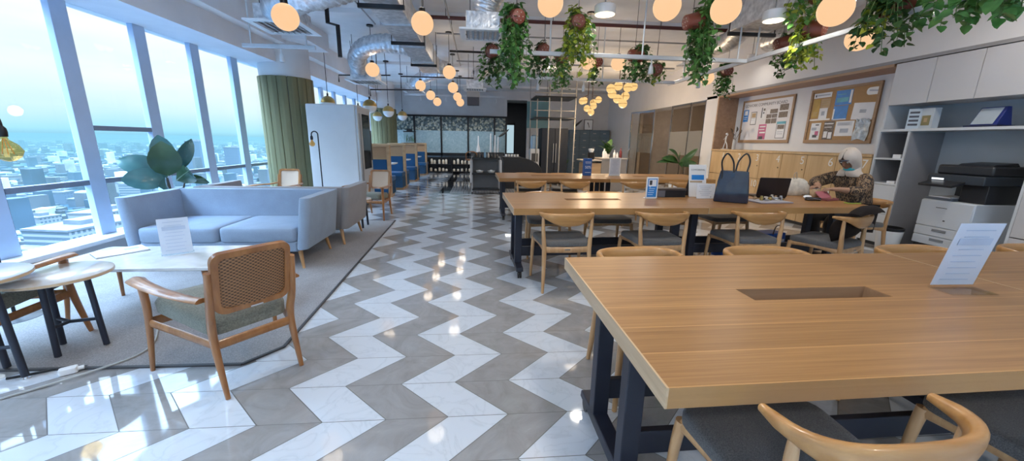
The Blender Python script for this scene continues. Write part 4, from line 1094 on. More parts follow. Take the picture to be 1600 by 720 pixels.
# ---- pin boards
def board(name, label, ya, yb, z0, z1, field, frame):
    t = thing(name, label, 'board', (XB, (ya + yb) / 2, (z0 + z1) / 2))
    W, Hh = abs(yb - ya), z1 - z0
    MB().bx(-.018, 0, -W / 2 + .03, W / 2 - .03, -Hh / 2 + .03, Hh / 2 - .03).build('field', field, t)
    f = MB().bx(-.03, 0, -W / 2, W / 2, Hh / 2 - .04, Hh / 2).bx(-.03, 0, -W / 2, W / 2, -Hh / 2, -Hh / 2 + .06).bx(-.03, 0, -W / 2, -W / 2 + .045, -Hh / 2 + .06, Hh / 2 - .04).bx(-.03, 0, W / 2 - .045, W / 2, -Hh / 2 + .06, Hh / 2 - .04)
    f.build('frame', frame, t, bevel=.003)
    return t, W, Hh
M_cork = plain('cork', (.44, .27, .13), .9, var=.25, scale=120, bmp=.2)
M_fr2 = wood('board_frame', (.30, .18, .10), (.42, .27, .16), .45, 1)
wbd, wW, wH = board('notice_board', 'white community notice board in a brown frame above lockers two to four', 8.56, 7.10, 1.40, 2.31, plain('poster_white', (.74, .74, .78), .45, var=.02), M_fr2)
letter('GOWORK COMMUNITY BOARD', 'title_lettering', M_ink, wbd, (-.0192, .05, wH * (.5 - .135)), FACE_NEG_X, .082)
def pinned(bd, W, Hh, u0, u1, v0, v1, mat, name, label, cat, extra=None, layer=0, tilt=0, mats=None):
    """a sheet pinned to a board; u runs from the far edge, v from the top"""
    t = thing(name, label, cat, (bd.location.x - .0185 - .002 * layer, bd.location.y + W * (.5 - (u0 + u1) / 2), bd.location.z + Hh * (.5 - (v0 + v1) / 2)))
    t.rotation_euler = (tilt, 0, 0)
    w, h = W * (u1 - u0), Hh * (v1 - v0)
    MB().box((-.001, 0, 0), (.0016, w, h)).build('sheet', mat, t)
    for j, (a, b_, c_, d_, mt) in enumerate(extra or ()):
        MB().box((-.0024 - .0003 * j, w * (.5 - (a + b_) / 2), h * (.5 - (c_ + d_) / 2)), (.0012, w * (b_ - a), h * (d_ - c_))).build('printed_block', mt, t)
    return t
M_pink = plain('pink_print', (.52, .12, .28), .5, var=.15, scale=30); M_photo = plain('dark_photo', (.12, .10, .10), .45, var=.9, scale=45); M_gold = plain('gold_card', (.46, .29, .05), .4, var=.15); M_tan = plain('tan_card', (.46, .33, .20), .5); M_cyan = plain('cyan_print', (.10, .42, .55), .5, var=.2)
def lines(n, a=.1, b=.85, c=.15, d=.9, m=None):
    return [(a, b - .12 * (k % 2), c + (d - c) * k / n, c + (d - c) * k / n + .03, m or M_greyink) for k in range(n)]
P = lambda *a, **k: pinned(wbd, wW, wH, *a, **k)
P(.04, .15, .22, .50, M_blueprint, 'info_card', 'blue card at the window side of the white notice board', 'card', [(.2, .8, .08, .45, M_paper), (.15, .85, .6, .64, M_paper), (.15, .7, .75, .78, M_paper)])
P(.21, .33, .28, .58, M_ink, 'phone_print', 'phone screen print in the upper half of the white notice board', 'print', [(.08, .92, .05, .95, M_paper), (.15, .85, .1, .45, M_tan), (.2, .8, .5, .53, M_greyink), (.2, .8, .65, .67, M_greyink)])
P(.41, .50, .20, .46, M_paper, 'people_print', 'print of standing dark figures on the white notice board', 'print', [(.1, .3, .02, .9, M_ink), (.5, .9, .1, .3, M_photo), (.5, .75, .4, .55, M_ink)])
P(.53, .73, .26, .57, M_paper, 'photo_collage', 'collage of dark photos at the middle of the white notice board', 'print', [(.3, 1, 0, .3, M_photo), (0, .48, .34, .62, M_photo), (.52, 1, .34, .62, M_photo), (0, .48, .66, 1, M_photo), (.52, 1, .66, 1, M_photo)])
P(.75, .92, .17, .47, M_paper, 'photo_pair', 'pair of dark photos in the upper corner of the white notice board', 'print', [(.05, .95, .02, .45, M_photo), (.05, .95, .55, .96, M_photo)])
P(.41, .56, .58, .92, M_pink, 'pink_poster', 'pink poster at the bottom of the white notice board', 'poster', [(.15, .9, .12, .2, M_paper), (.1, .8, .32, .38, M_paper), (.2, .95, .5, .6, M_paper), (.15, .7, .8, 1, M_ink)])
P(.75, .91, .54, .90, M_ink, 'phone_print', 'phone screen print in the lower corner of the white notice board', 'print', [(.06, .94, .03, .97, M_paper), (.0, .98, .0, .15, M_cyan), (.12, .88, .2, .45, M_photo), (.2, .8, .6, .63, M_greyink), (.2, .8, .72, .75, M_greyink)])
cbd, cW, cH = board('cork_board', 'cork pin board covered with flyers above lockers five and six', 6.74, 5.50, 1.40, 2.32, M_cork, M_fr2)
Q = lambda *a, **k: pinned(cbd, cW, cH, *a, **k)
Q(.05, .33, .07, .16, M_paper, 'header_strip', 'white header strip at the top of the cork board', 'sign', [(.08, .16, .3, .75, M_ink), (.2, .92, .35, .6, M_greyink)])
Q(.06, .17, .18, .52, M_gold, 'gold_flyer', 'gold flyer under the white header strip of the cork board', 'flyer', lines(3, .15, .8, .7, .95, M_tan))
Q(.185, .33, .18, .36, M_tan, 'tan_flyer', 'tan flyer next to the gold flyer on the cork board', 'flyer', lines(3, .1, .9, .2, .9, M_gold))
Q(.18, .31, .35, .545, M_paper, 'small_notice', 'small white notice below the tan flyer', 'notice', [(.3, .7, .3, .7, M_greyink)], layer=1)
Q(.03, .37, .545, .575, M_white, 'white_ledge_strip', 'narrow white strip under the gold flyer on the cork board', 'strip')
Q(.40, .64, .07, .325, M_blueprint, 'blue_poster', 'blue poster at the top of the cork board', 'poster', [(.85, .98, .05, .9, M_paper), (.1, .6, .25, .3, M_cyan), (.1, .8, .5, .8, M_cyan)])
Q(.40, .61, .335, .585, M_blueprint, 'blue_poster', 'blue poster pinned directly below the other blue one', 'poster', [(0, .1, .2, .95, M_paper), (.1, .98, .92, .98, M_paper)])
Q(.68, .96, .32, .60, M_paper, 'white_sheet', 'large tilted white sheet near the cabinet side of the cork board', 'sheet', [(.35, .65, .4, .6, M_greyink)], tilt=.05)
Q(.09, .25, .62, .96, M_paper, 'dancer_poster', 'white poster with small dark figure in the lower row of the cork board', 'poster', [(.45, .8, .08, .14, M_ink), (.1, .6, .25, .4, M_greyink), (.5, .85, .45, .7, M_pink), (.3, .75, .65, .8, M_ink)])
Q(.30, .46, .60, .93, M_photo, 'dark_poster', 'dark photo poster in the lower row of the cork board', 'poster', [(.05, .9, .1, .16, M_paper), (.1, .8, .3, .34, M_paper), (.1, .45, .55, .9, M_paper), (.55, .9, .6, .95, M_paper)])
Q(.48, .74, .61, .87, M_paper, 'drawing_sheet', 'white sheet with a grey drawing in the lower row of the cork board', 'sheet', lines(5, .1, .9, .08, .3) + [(.3, .75, .5, .78, M_greyink)])
# a crumpled sheet
t = thing('crumpled_sheet', 'crumpled silvery sheet in the bottom corner of the cork board', 'sheet', (cbd.location.x - .02, cbd.location.y + cW * (.5 - .865), cbd.location.z + cH * (.5 - .765)))
m = MB(); rq = random.Random(2); g = [[(-.004 - rq.uniform(0, .03), -.12 + .24 * i / 5 + rq.uniform(-.02, .02), -.16 + .32 * j / 5 + rq.uniform(-.02, .02)) for j in range(6)] for i in range(6)]
m.loft(g, close=False, caps=False); m.build('sheet', plain('silver_paper', (.50, .58, .66), .3, var=.3, scale=18), t)
t = thing('cloud_sign', 'white rounded cloud sign at the top corner of the cork board', 'sign', (cbd.location.x - .018, cbd.location.y + cW * (.5 - .91), cbd.location.z + cH * (.5 - .145)))
MB().rbox((-.004, 0, 0), (.008, .22, .11), .05, axis=0).build('plate', M_white, t); MB().box((-.009, 0, .005), (.002, .14, .02), (.12, 0, 0)).build('script_mark', M_greyink, t)
# ---- vase with dried stems and white figurine on the locker top
t = thing('bud_vase', 'glass vase with dark dried plumes on the locker top by the niche side', 'vase', (5.78, 8.36, 1.2455))
MB().lathe([(.035, 0), (.04, .01), (.035, .20), (.03, .22), (.001, .21)], n=18).build('vase_body', plain('pale_ceramic', (.62, .64, .66), .2), t, smooth=50)
m = MB()
for tip, w in (((-.02, .17, .47), .05), ((0, -.02, .50), .045), ((-.12, -.36, .42), .018), ((0, .08, .36), .03)):
    m.tube([(0, 0, .18), V(tip) * .6 + V((0, 0, .08)), tip], .004, 5); big_leaf(m, V(tip) * .62 + V((0, 0, .07)), tip, w, 0, 5, side=(.3, 1, 0))
m.build('dried_plume', plain('dark_plume', (.055, .04, .03), .8), t)
t = thing('wire_figurine', 'white walking-figure ornament on the locker top beside the vase', 'ornament', (5.74, 8.62, 1.2455))
m = MB().bx(-.05, .05, -.09, .07, 0, .012); m.tube([(0, .06, .012), (0, .03, .10), (0, .0, .19), (0, -.07, .10), (0, -.09, .02)], .011, 7); m.tube([(0, 0, .18), (0, -.01, .30)], [.014, .018], 8); m.tube([(0, .08, .22), (0, 0, .28), (0, -.07, .33)], .008, 6); m.sphere((0, -.015, .345), .026, 10, 8)
m.build('figure', M_white, t, smooth=60)
# ---- big leaf plant before the meeting room
t = thing('fiddle_plant', 'floor plant with broad drooping leaves before the glass meeting room', 'plant', (4.92, 9.10, 0))
MB().lathe([(.14, 0), (.18, .36), (.16, .36), (.001, .33)], n=22).build('pot', M_opal, t, smooth=40)
m = MB(); m.tube([(0, 0, .33), (.02, 0, .75), (0, 0, 1.05)], [.015, .01, .006], 7); m.build('stem', MATS['plant_stem'], t, smooth=60)
for tip, w in (((-.50, -.1, 1.10), .085), ((-.34, -.1, 1.32), .07), ((.42, -.05, 1.34), .11), ((.38, -.15, 1.0), .10), ((-.05, -.3, .86), .10), ((.12, .2, 1.25), .08), ((-.62, -.1, 1.0), .06)):
    m = MB(); big_leaf(m, (0, 0, .88), tip, w, .10, 6, side=(0.1, .5, .8)); m.build('leaf', M_leafC, t, smooth=60)

# ---- white wall units
M_cab = plain('cabinet_laminate', (.56, .545, .55), .45, var=.02, scale=2)
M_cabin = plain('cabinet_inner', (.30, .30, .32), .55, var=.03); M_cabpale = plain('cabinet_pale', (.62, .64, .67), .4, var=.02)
t = thing('upper_cabinet', 'long run of handleless grey-white cabinets high on the wall over the copier', 'cabinet', (XC, 0, 0))
MB().bx(.02, .505, 1.2, 4.965, 1.90, 2.43).build('carcass', M_cab, t)
for k in range(8):
    y1 = 4.955 - .462 * k
    MB().bx(0, .019, y1 - .457, y1 - .004 if k else y1, 1.90, 2.425).build('door', M_cab, t, bevel=.002)
t = thing('shelf_unit', 'tall white unit with two open compartments beside the pin boards, doors below', 'shelf', (XC, 4.79, 0))
for y in (-.185, .185): MB().bx(0, .505, y - .011, y + .011, 0, 1.555).build('side_panel', M_cabpale, t)
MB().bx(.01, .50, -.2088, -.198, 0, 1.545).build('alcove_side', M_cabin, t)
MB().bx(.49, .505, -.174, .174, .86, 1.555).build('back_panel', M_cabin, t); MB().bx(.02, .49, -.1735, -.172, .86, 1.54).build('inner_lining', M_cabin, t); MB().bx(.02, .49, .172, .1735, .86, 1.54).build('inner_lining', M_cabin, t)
for z in (.85, 1.185): MB().bx(.0, .49, -.174, .174, z, z + .022).build('shelf', M_cabpale, t)
MB().bx(.0, .018, -.174, .174, .455, .845).build('door', M_cabpale, t, bevel=.002); MB().bx(.0, .018, -.174, .174, .05, .45).build('door', M_cabpale, t, bevel=.002); MB().bx(.03, .49, -.174, .174, 0, .05).build('plinth', M_dark, t)
t = thing('wall_shelf', 'long white shelf board above the copier alcove', 'shelf', (XC, 0, 0)); MB().bx(0, .505, 1.2, 4.976, 1.556, 1.586).build('board', M_cabpale, t)
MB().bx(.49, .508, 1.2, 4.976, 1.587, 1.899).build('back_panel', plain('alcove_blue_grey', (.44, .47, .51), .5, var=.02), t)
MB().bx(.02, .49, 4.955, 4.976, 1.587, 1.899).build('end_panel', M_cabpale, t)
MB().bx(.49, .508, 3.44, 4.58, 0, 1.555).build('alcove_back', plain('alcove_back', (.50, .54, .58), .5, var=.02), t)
t = thing('base_cabinet', 'white base cabinet with flat doors on the near side of the copier', 'cabinet', (XC, 2.83, 0))
for y in (-.58, .58): MB().bx(0, .505, y - .012, y + .012, 0, 1.554).build('side_panel', M_cabpale, t)
for z in (.40, 1.09): MB().bx(0.02, .5, -.568, .568, z, z + .02).build('shelf', M_cabpale, t)
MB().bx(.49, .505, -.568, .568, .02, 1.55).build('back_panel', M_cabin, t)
for y in (-.284, .284): MB().bx(0, .018, y - .282, y + .282, .455, 1.085).build('door', M_cab, t, bevel=.002); MB().bx(0, .018, y - .282, y + .282, .06, .445).build('door', M_cab, t, bevel=.002)
# shelf ornaments
t = thing('letter_box', 'white box with dark lettering standing on the wall shelf', 'box', (XC + .10, 4.66, 1.5865), .5)
MB().bx(-.05, .05, -.06, .06, 0, .25).build('box_body', plain('pale_blue_card', (.52, .58, .64), .5), t); m = MB()
for k in range(4): m.bx(-.053, -.05, -.045, .045, .04 + k * .05, .065 + k * .05)
m.build('lettering', M_ink, t)
t = thing('picture_box', 'pale box with a small olive picture beside the lettered box on the shelf', 'box', (XC + .12, 4.51, 1.5865), -.1)
MB().bx(-.04, .04, -.085, .085, 0, .25).build('box_body', MATS['pale_blue_card'], t); MB().bx(-.043, -.04, -.05, .05, .04, .16).build('picture', plain('olive_picture', (.26, .22, .10), .5), t); MB().bx(-.045, -.043, -.02, .02, .08, .13).build('picture_centre', M_tan, t)
t = thing('award_plaque', 'blue award plaque with a pale slanted face on the wall shelf', 'award', (XC + .14, 3.93, 1.587), 0)
MB().bx(-.11, .11, -.15, .15, 0, .018).build('base', plain('navy_velvet', (.012, .016, .06), .5), t)
MB().prism([(-.10, .018), (.10, .018), (.04, .215), (.0, .215)], -.13, .10, axis=1).build('plaque_body', plain('royal_blue', (.02, .035, .20), .35), t, bevel=.005)
MB().loft([[(-.102, y, .03), (-.006, y, .205)] + [(-.004, y, .204), (-.099, y, .029)] for y in (-.10, .09)]).build('face_plate', plain('pale_metal', (.52, .60, .68), .25, .3), t)
t = thing('shelf_plant', 'small green potted plant on the wall shelf at the frame edge', 'plant', (XC + .2, 3.50, 1.587)); MB().lathe([(.04, 0), (.055, .09), (.001, .085)], n=16).build('pot', M_white, t, smooth=50); m = MB()
for k in range(22):
    a = rq.uniform(0, 2 * PI); e = rq.uniform(.06, .15); big_leaf(m, (0, 0, .08), (e * math.cos(a), e * math.sin(a), rq.uniform(.10, .26)), .022, .02, 4)
m.build('foliage', M_leafA, t)
for k in range(2):
    o = MB().bx(-.07, .07, -.05, .05, 0, (.05, .03)[k]).build('paper_stack', M_paper, loc=(XC + .09, 4.70, (1.2075, .8725)[k])); tag(o, ('white paper block on the upper open compartment of the shelf unit', 'thin paper pad on the lower open compartment of the shelf unit')[k], 'paper')
# ---- copier
t = thing('photocopier', 'white and black office photocopier standing in the wall alcove', 'copier', (5.47, 3.94, 0))
M_cop = plain('copier_white', (.58, .62, .67), .4, var=.02); M_cb = plain('copier_black', (.022, .024, .03), .35, var=.1)
MB().bx(.0, .54, -.26, .26, .20, .745).build('body', M_cop, t, bevel=.012)
MB().bx(.02, .52, -.25, .25, .0, .20).build('base', M_cb, t)
MB().bx(-.012, .0, -.255, .255, .43, .735).build('front_cover', M_cop, t, bevel=.004)
for z0, z1 in ((.315, .42), (.205, .305)):
    d = MB().bx(-.012, .0, -.255, .255, z0, z1).build('paper_drawer', M_cop, t, bevel=.004); MB().bx(-.018, -.012, -.07, .07, z1 - .05, z1 - .02).build('handle', plain('drawer_grip', (.20, .22, .25), .5), d)
MB().bx(-.0135, -.012, -.02, .09, .655, .662).bx(-.0135, -.012, -.03, -.01, .505, .52).build('front_marks', M_dark, t)
MB().bx(.10, .54, -.26, -.02, .745, .95).bx(.42, .54, -.02, .26, .745, .95).build('scanner_support', M_cb, t, bevel=.006)
MB().bx(.02, .40, -.02, .25, .746, .775).build('output_tray', plain('tray_grey', (.12, .14, .18), .4), t, bevel=.004)
MB().bx(.0, .54, -.27, .27, .95, 1.05).build('scanner', plain('scanner_navy', (.035, .045, .06), .35), t, bevel=.01)
MB().bx(.08, .54, -.27, .25, 1.05, 1.16).build('document_feeder', M_cb, t, bevel=.02); MB().prism([(.10, 1.16), (.44, 1.16), (.40, 1.20), (.14, 1.18)], -.24, .08, axis=1).build('feeder_tray', M_cb, t, bevel=.006)
MB().box((-.07, .06, .945), (.18, .34, .03), (0, -.25, 0)).build('control_panel', M_cb, t, bevel=.006); MB().bx(-.004, 0, .10, .22, .985, 1.005).build('status_light', glow('status_white', (.9, .95, 1.0), 1.0), t)
MB().bx(.02, .36, .0, .22, .776, .785).build('printed_stack', M_paper, t)
# ---- waste bin
t = thing('waste_bin', 'white round waste bin with black liner beside the copier', 'bin', (5.38, 4.40, 0))
MB().lathe([(.10, 0), (.105, .005), (.135, .30), (.13, .30), (.10, .01), (.001, .01)], n=28).build('bin_body', M_white, t, smooth=40); MB().lathe([(.128, .27), (.137, .302), (.139, .325), (.12, .335), (.118, .26), (.001, .20)], n=28).build('liner', M_black, t, smooth=40)

# ---- glazed meeting room front
t0 = [13.2, 12.05, 10.95, 9.95, 9.28]
def pane_frame(i, ya, yb):
    f = MB().bx(XC - .01, XC + .03, ya - .016, ya + .016, 0, 2.40).bx(XC - .01, XC + .03, yb - .012, yb + .012, 0, 2.40).bx(XC - .01, XC + .03, yb, ya, 2.36, 2.40).bx(XC - .01, XC + .03, yb, ya, 0, .05).build('window_%d' % (60 + i), M_chrome); struct(f)
    MB().bx(XC + .005, XC + .015, yb + .012, ya - .016, .05, 2.36).build('glass_pane', glass('room_glass', (.92, .88, .82), .12), f)
    MB().bx(XC + .004, XC + .0165, yb + .012, ya - .016, 1.05, 1.68).build('frosted_band', glass('frost_band', (.85, .88, .9), .05, frost=.45, frost_col=(.62, .62, .62)), f)
for i in (0, 2, 3): pane_frame(i, t0[i], t0[i + 1])
d = MB().bx(-.02, .02, -.012, .012, 0.01, 2.36).bx(-.02, .02, 1.05, 1.08, .01, 2.36).bx(-.02, .02, 0, 1.08, 2.32, 2.36).bx(-.02, .02, 0, 1.08, .01, .07).build('door_2', M_chrome, loc=(XC - .01, 12.03, 0), rot=(0, 0, .32)); struct(d)
MB().bx(-.005, .005, .01, 1.05, .07, 2.32).build('glass_pane', MATS['room_glass'], d)
MB().tube([(-.02, .96, .85), (-.08, .96, .85), (-.12, .96, 1.0), (-.08, .96, 1.15), (-.02, .96, 1.15)], .014, 8, smooth=5).build('door_handle', M_chrome, d, smooth=60)
# beige boxes and shelf inside the room
t = thing('storage_cupboard', 'beige cupboard inside the meeting room behind the glass', 'cupboard', (7.6, 11.2, 0)); MB().bx(-.4, .4, -1.5, 1.5, 0, 1.0).build('cupboard_body', plain('beige_board', (.34, .28, .22), .6), t)
for k in range(4): MB().bx(-.42, -.4, -1.48 + .75 * k, -.78 + .75 * k, .05, .96).build('door', plain('beige_door', (.38, .32, .25), .55), t)
for k in range(3): o = MB().bx(-.01, .01, -.28, .28, 0, .62).build('wall_poster', M_paper, loc=(8.58, 10.3 + 1.3 * k, 1.15)); tag(o, 'white sheet on the back wall of the glazed meeting room', 'poster', 'sheets on the meeting room wall')

# ================================================================== THINGS ON THE TABLES
ZT = .7505
def mid(x, y): return (x, y + .03 * (x - .3), ZT)
t = thing('blue_card_stand', 'blue printed card in a white frame standing on the middle table', 'card stand', (1.90, 4.02, ZT), .05)
MB().rbox((0, 0, .118), (.135, .012, .235), .012, axis=1).build('frame', M_white, t, bevel=.002); MB().box((0, -.0068, .118), (.108, .002, .20)).build('blue_card', M_blueprint, t); MB().box((.0, -.008, .172), (.09, .001, .075)).build('photo', M_paper, t); MB().box((-.02, -.0088, .175), (.03, .001, .05)).build('dark_picture', M_dark, t)
m = MB()
for k in range(4): m.box((-.005 * k, -.008, .11 - k * .022), (.07 - .012 * (k % 2), .001, .008))
m.sphere((-.025, -.0075, .128), .010, 8, 6, sc=(1, .1, 1)); m.build('lettering', plain('pale_blue_ink', (.40, .60, .82), .5), t); MB().box((0, .03, .002), (.12, .07, .004)).build('foot', M_white, t)
t = thing('black_carton', 'low black box with grey end lying on the middle table next to the blue card', 'box', (2.19, 4.18, ZT), .03)
MB().bx(-.165, .165, -.06, .06, 0, .095).build('box_body', M_black, t, bevel=.004); MB().bx(-.166, -.08, -.0605, .0605, .002, .082).build('grey_end', plain('box_grey', (.13, .13, .15), .5), t, bevel=.003); MB().bx(-.17, .17, -.064, .064, .078, .10).build('lid', plain('box_lid', (.06, .045, .04), .5), t, bevel=.004)
t = thing('tall_sign', 'tall white promotional sign leaning back on the middle table by the handbag', 'sign', (2.52, 4.16, ZT), .02)
Rm = Euler((-.18, 0, 0)).to_matrix(); MB().box(Rm @ V((0, 0, .185)), (.21, .010, .37), Rm).build('board', M_white, t, bevel=.003)
MB().box(Rm @ V((0, -.006, .225)), (.15, .002, .055), Rm).build('blue_band', M_blueprint, t); MB().box(Rm @ V((-.02, -.006, .175)), (.15, .002, .018), Rm).build('tan_band', M_tan, t)
l = letter('COWORKING', 'lettering', M_ink, t, Rm @ V((0, -.0062, .31)), (PI / 2 - .18, 0, 0), .026)
MB().box((0, .10, .10), (.18, .006, .25), (.35, 0, 0)).build('back_strut', M_dark, t)
t = thing('paper_holder', 'small white form in a clear holder before the tall promotional sign', 'form holder', (2.535, 4.02, ZT), .03)
Rm = Euler((-.10, 0, 0)).to_matrix(); MB().box(Rm @ V((0, 0, .085)), (.215, .006, .165), Rm).build('form', M_paper, t); m = MB()
for k in range(6): m.box(Rm @ V((-.01, -.0035, .14 - k * .02)), (.15 - .03 * (k % 3), .001, .004), Rm)
m.box(Rm @ V((.06, -.0035, .02)), (.012, .001, .012), Rm); m.build('printed_lines', M_greyink, t); MB().box((0, .03, .003), (.2, .07, .005)).build('foot', MATS['acrylic'], t)
# handbag
t = thing('handbag', 'glossy navy-black tote handbag standing upright on the middle table', 'handbag', (2.68, 3.80, ZT), -.62)
M_bag = plain('navy_leather', (.012, .022, .05), .24, var=.2, scale=14, bmp=.15, coat=.6); rings = []
for z, wx, wy in ((0, .31, .15), (.01, .325, .16), (.12, .31, .14), (.23, .285, .115), (.325, .26, .095), (.327, .24, .075), (.28, .23, .07)):
    rings.append([(x * (1 + .012 * math.sin(9 * y + 30 * z)), y + .008 * math.sin(14 * x + 8 * z), z) for x, y in rrect(wx, wy, min(.022, wy * .35), 4)])
MB().loft(rings).build('bag_body', M_bag, t, smooth=60)
for s, dx in ((-1, 0), (1, 0)): MB().tube([(s * .055 - .052, s * .049, .24), (s * .06 - .052, s * .052, .32), (s * .075 - .050, s * .075, .43), (s * .085, s * .09, .505), (s * .075 + .050, s * .075, .43), (s * .06 + .052, s * .052, .32), (s * .055 + .052, s * .049, .24)], .0085, 8, smooth=6).build('handle', plain('black_leather', (.02, .02, .024), .35), t, smooth=60)
MB().rbox((-.01, -.056, .285), (.035, .006, .06), .012, axis=1).build('clasp_tab', M_bag, t)
# laptop
t = thing('laptop', 'open black laptop turned towards the seated woman on the middle table', 'laptop', (3.41, 4.22, ZT), PI - .22)
MB().rbox((0, 0, .009), (.33, .23, .016), .012).build('base', M_black, t, bevel=.002); m = MB()
for r in range(5):
    for c_ in range(12): m.box((-.136 + c_ * .0247, .07 - r * .021, .0175), (.02, .016, .002))
m.build('keyboard', M_dark, t); MB().box((0, -.065, .0175), (.09, .05, .001)).build('touchpad', M_dark, t)
Rm = Euler((-.18, 0, 0)).to_matrix(); MB().rbox(V((0, .118, .012)) + Rm @ V((0, 0, .115)), (.33, .008, .225), .012, axis=1, rot=Rm).build('screen_lid', plain('lid_black', (.018, .016, .02), .3), t, bevel=.002)
MB().box(V((0, .113, .012)) + Rm @ V((0, 0, .118)), (.30, .001, .19), Rm).build('screen', plain('screen_dark', (.02, .02, .03), .08), t)
# silver tray of jewellery-like clutter, each piece its own
t = thing('grey_folder', 'grey folder lying under the clutter before the laptop', 'folder', (3.12, 3.82, ZT), .08); MB().rbox((0, 0, .006), (.40, .26, .010), .01).build('cover', plain('folder_lilac', (.30, .28, .33), .4), t); MB().rbox((0, 0, .012), (.385, .245, .002), .01).build('papers', plain('folder_paper', (.45, .44, .48), .5), t)
rq = random.Random(21)
PAL = [plain('clutter_tan', (.42, .27, .15), .5), plain('clutter_dark', (.05, .04, .04), .4), plain('clutter_bone', (.66, .60, .52), .4), plain('clutter_gold', (.42, .30, .10), .3, .7), plain('clutter_grey', (.36, .36, .38), .4)]
for k in range(20):
    x = 3.03 + .030 * k * (.6 if k > 9 else 1) + rq.uniform(-.015, .015); y = 3.86 + rq.uniform(-.05, .06) + .01 * k * .3
    kind = k % 4; mt = PAL[(k * 3 + k // 4) % 5]; m = MB(); z = ZT + .0135 if x < 3.30 else ZT
    if kind == 0: m.sphere((0, 0, .018), .018, 12, 8, sc=(1.2, .9, 1))
    elif kind == 1: m.lathe([(.016, 0), (.02, .02), (.012, .04), (.012, .048), (.001, .048)], n=12)
    elif kind == 2: m.rbox((0, 0, .012), (.055, .03, .022), .008)
    else: m.tube([(.024 * math.cos(a), .018 * math.sin(a), .006) for a in [2 * PI * q / 14 for q in range(15)]], .006, 6)
    nm = ('bead', 'vial', 'trinket_box', 'bangle')[kind]
    o = m.build(nm, mt, smooth=50, loc=(x, y, z), rot=(0, 0, rq.uniform(0, 3))); tag(o, 'small ' + ('rounded bead', 'stoppered vial', 'flat trinket box', 'ring-shaped bangle')[kind] + ' in the heap of trinkets before the laptop', nm.replace('_', ' '), 'trinkets heaped before the laptop')
# cream tote bag
t = thing('tote_bag', 'crumpled cream cloth bag standing behind the laptop on the middle table', 'bag', (3.92, 4.36, ZT), -.1); rings = []; rq = random.Random(4)
for z, k in ((0, .9), (.01, 1), (.06, 1.05), (.12, .97), (.17, .78), (.20, .5), (.21, .2)):
    rings.append([(x * k * (1 + rq.uniform(-.07, .07)) - .02 * z / .2, y * k * (1 + rq.uniform(-.1, .1)), z + rq.uniform(-.006, .006)) for x, y in rrect(.27, .14, .05, 5)])
MB().loft(rings).build('bag_body', plain('cream_cloth', (.60, .55, .47), .7, var=.15, scale=25, bmp=.3), t, smooth=70)
MB().tube([(-.07, -.03, .17), (-.085, -.03, .25), (-.06, -.03, .28), (-.045, -.03, .20)], .006, 6, smooth=5).build('strap', plain('bag_strap', (.45, .36, .26), .6), t, smooth=60); MB().tube([(.04, 0, .19), (.12, 0, .15), (.15, -.01, .08)], .008, 6, smooth=5).build('strap', plain('brown_strap', (.16, .09, .05), .5), t, smooth=60)
for nm, lab, cat, x, y, rz, build in (
    ('sunglasses', 'dark sunglasses lying beside the cream cloth bag', 'sunglasses', 4.02, 4.22, .4, 'sg'),
    ('purse', 'pink flap purse open on the table before the woman', 'purse', 3.96, 3.95, .25, 'pk'),
    ('smartphone', 'phone in a lime green case near the table end', 'phone', 4.02, 3.72, .1, 'ph'),
    ('spectacle_case', 'small black case lying between the laptop and the pink purse', 'case', 3.74, 3.92, -.2, 'cs'),
    ('tissue_pack', 'crumpled white tissue beside the small black case', 'tissue', 3.80, 4.06, .3, 'ts')):
    t = thing(nm, lab, cat, (x, y, ZT + .0), rz)
    if build == 'sg':
        for s in (-1, 1): MB().sphere((s * .032, 0, .024), .028, 12, 8, sc=(1, .2, .85)).build('lens', plain('black_lens', (.01, .01, .012), .08), t, smooth=60); MB().tube([(s * .06, 0, .03), (s * .063, .09, .02)], .003, 6).build('temple', M_black, t)
        MB().tube([(-.012, 0, .03), (.012, 0, .03)], .003, 6).build('bridge', M_black, t)
    elif build == 'pk':
        MB().rbox((0, 0, .012), (.20, .11, .024), .015).build('purse_body', plain('dark_rose', (.22, .06, .07), .5), t, bevel=.004); MB().rbox((-.01, .055, .055), (.19, .10, .010), .015, rot=(.75, 0, 0)).build('flap', plain('pink_leather', (.40, .12, .14), .45), t, bevel=.003); MB().sphere((.0, -.03, .027), .008, 8, 6).build('stud', M_brass, t)
    elif build == 'ph':
        MB().rbox((0, 0, .006), (.15, .075, .010), .012).build('case', plain('lime_case', (.36, .50, .08), .4), t, bevel=.002); MB().rbox((0, 0, .0115), (.135, .062, .001), .008).build('screen', MATS['screen_dark'], t)
    elif build == 'cs':
        MB().rbox((0, 0, .018), (.16, .065, .034), .03).build('case_body', M_black, t, bevel=.008); MB().rbox((0, 0, .019), (.162, .067, .003), .03).build('seam', M_chrome, t)
    else:
        m = MB(); rq = random.Random(9); m.sphere((0, 0, .022), .05, 10, 6, sc=(1.2, .7, .42)); m.build('tissue_body', M_paper, t)
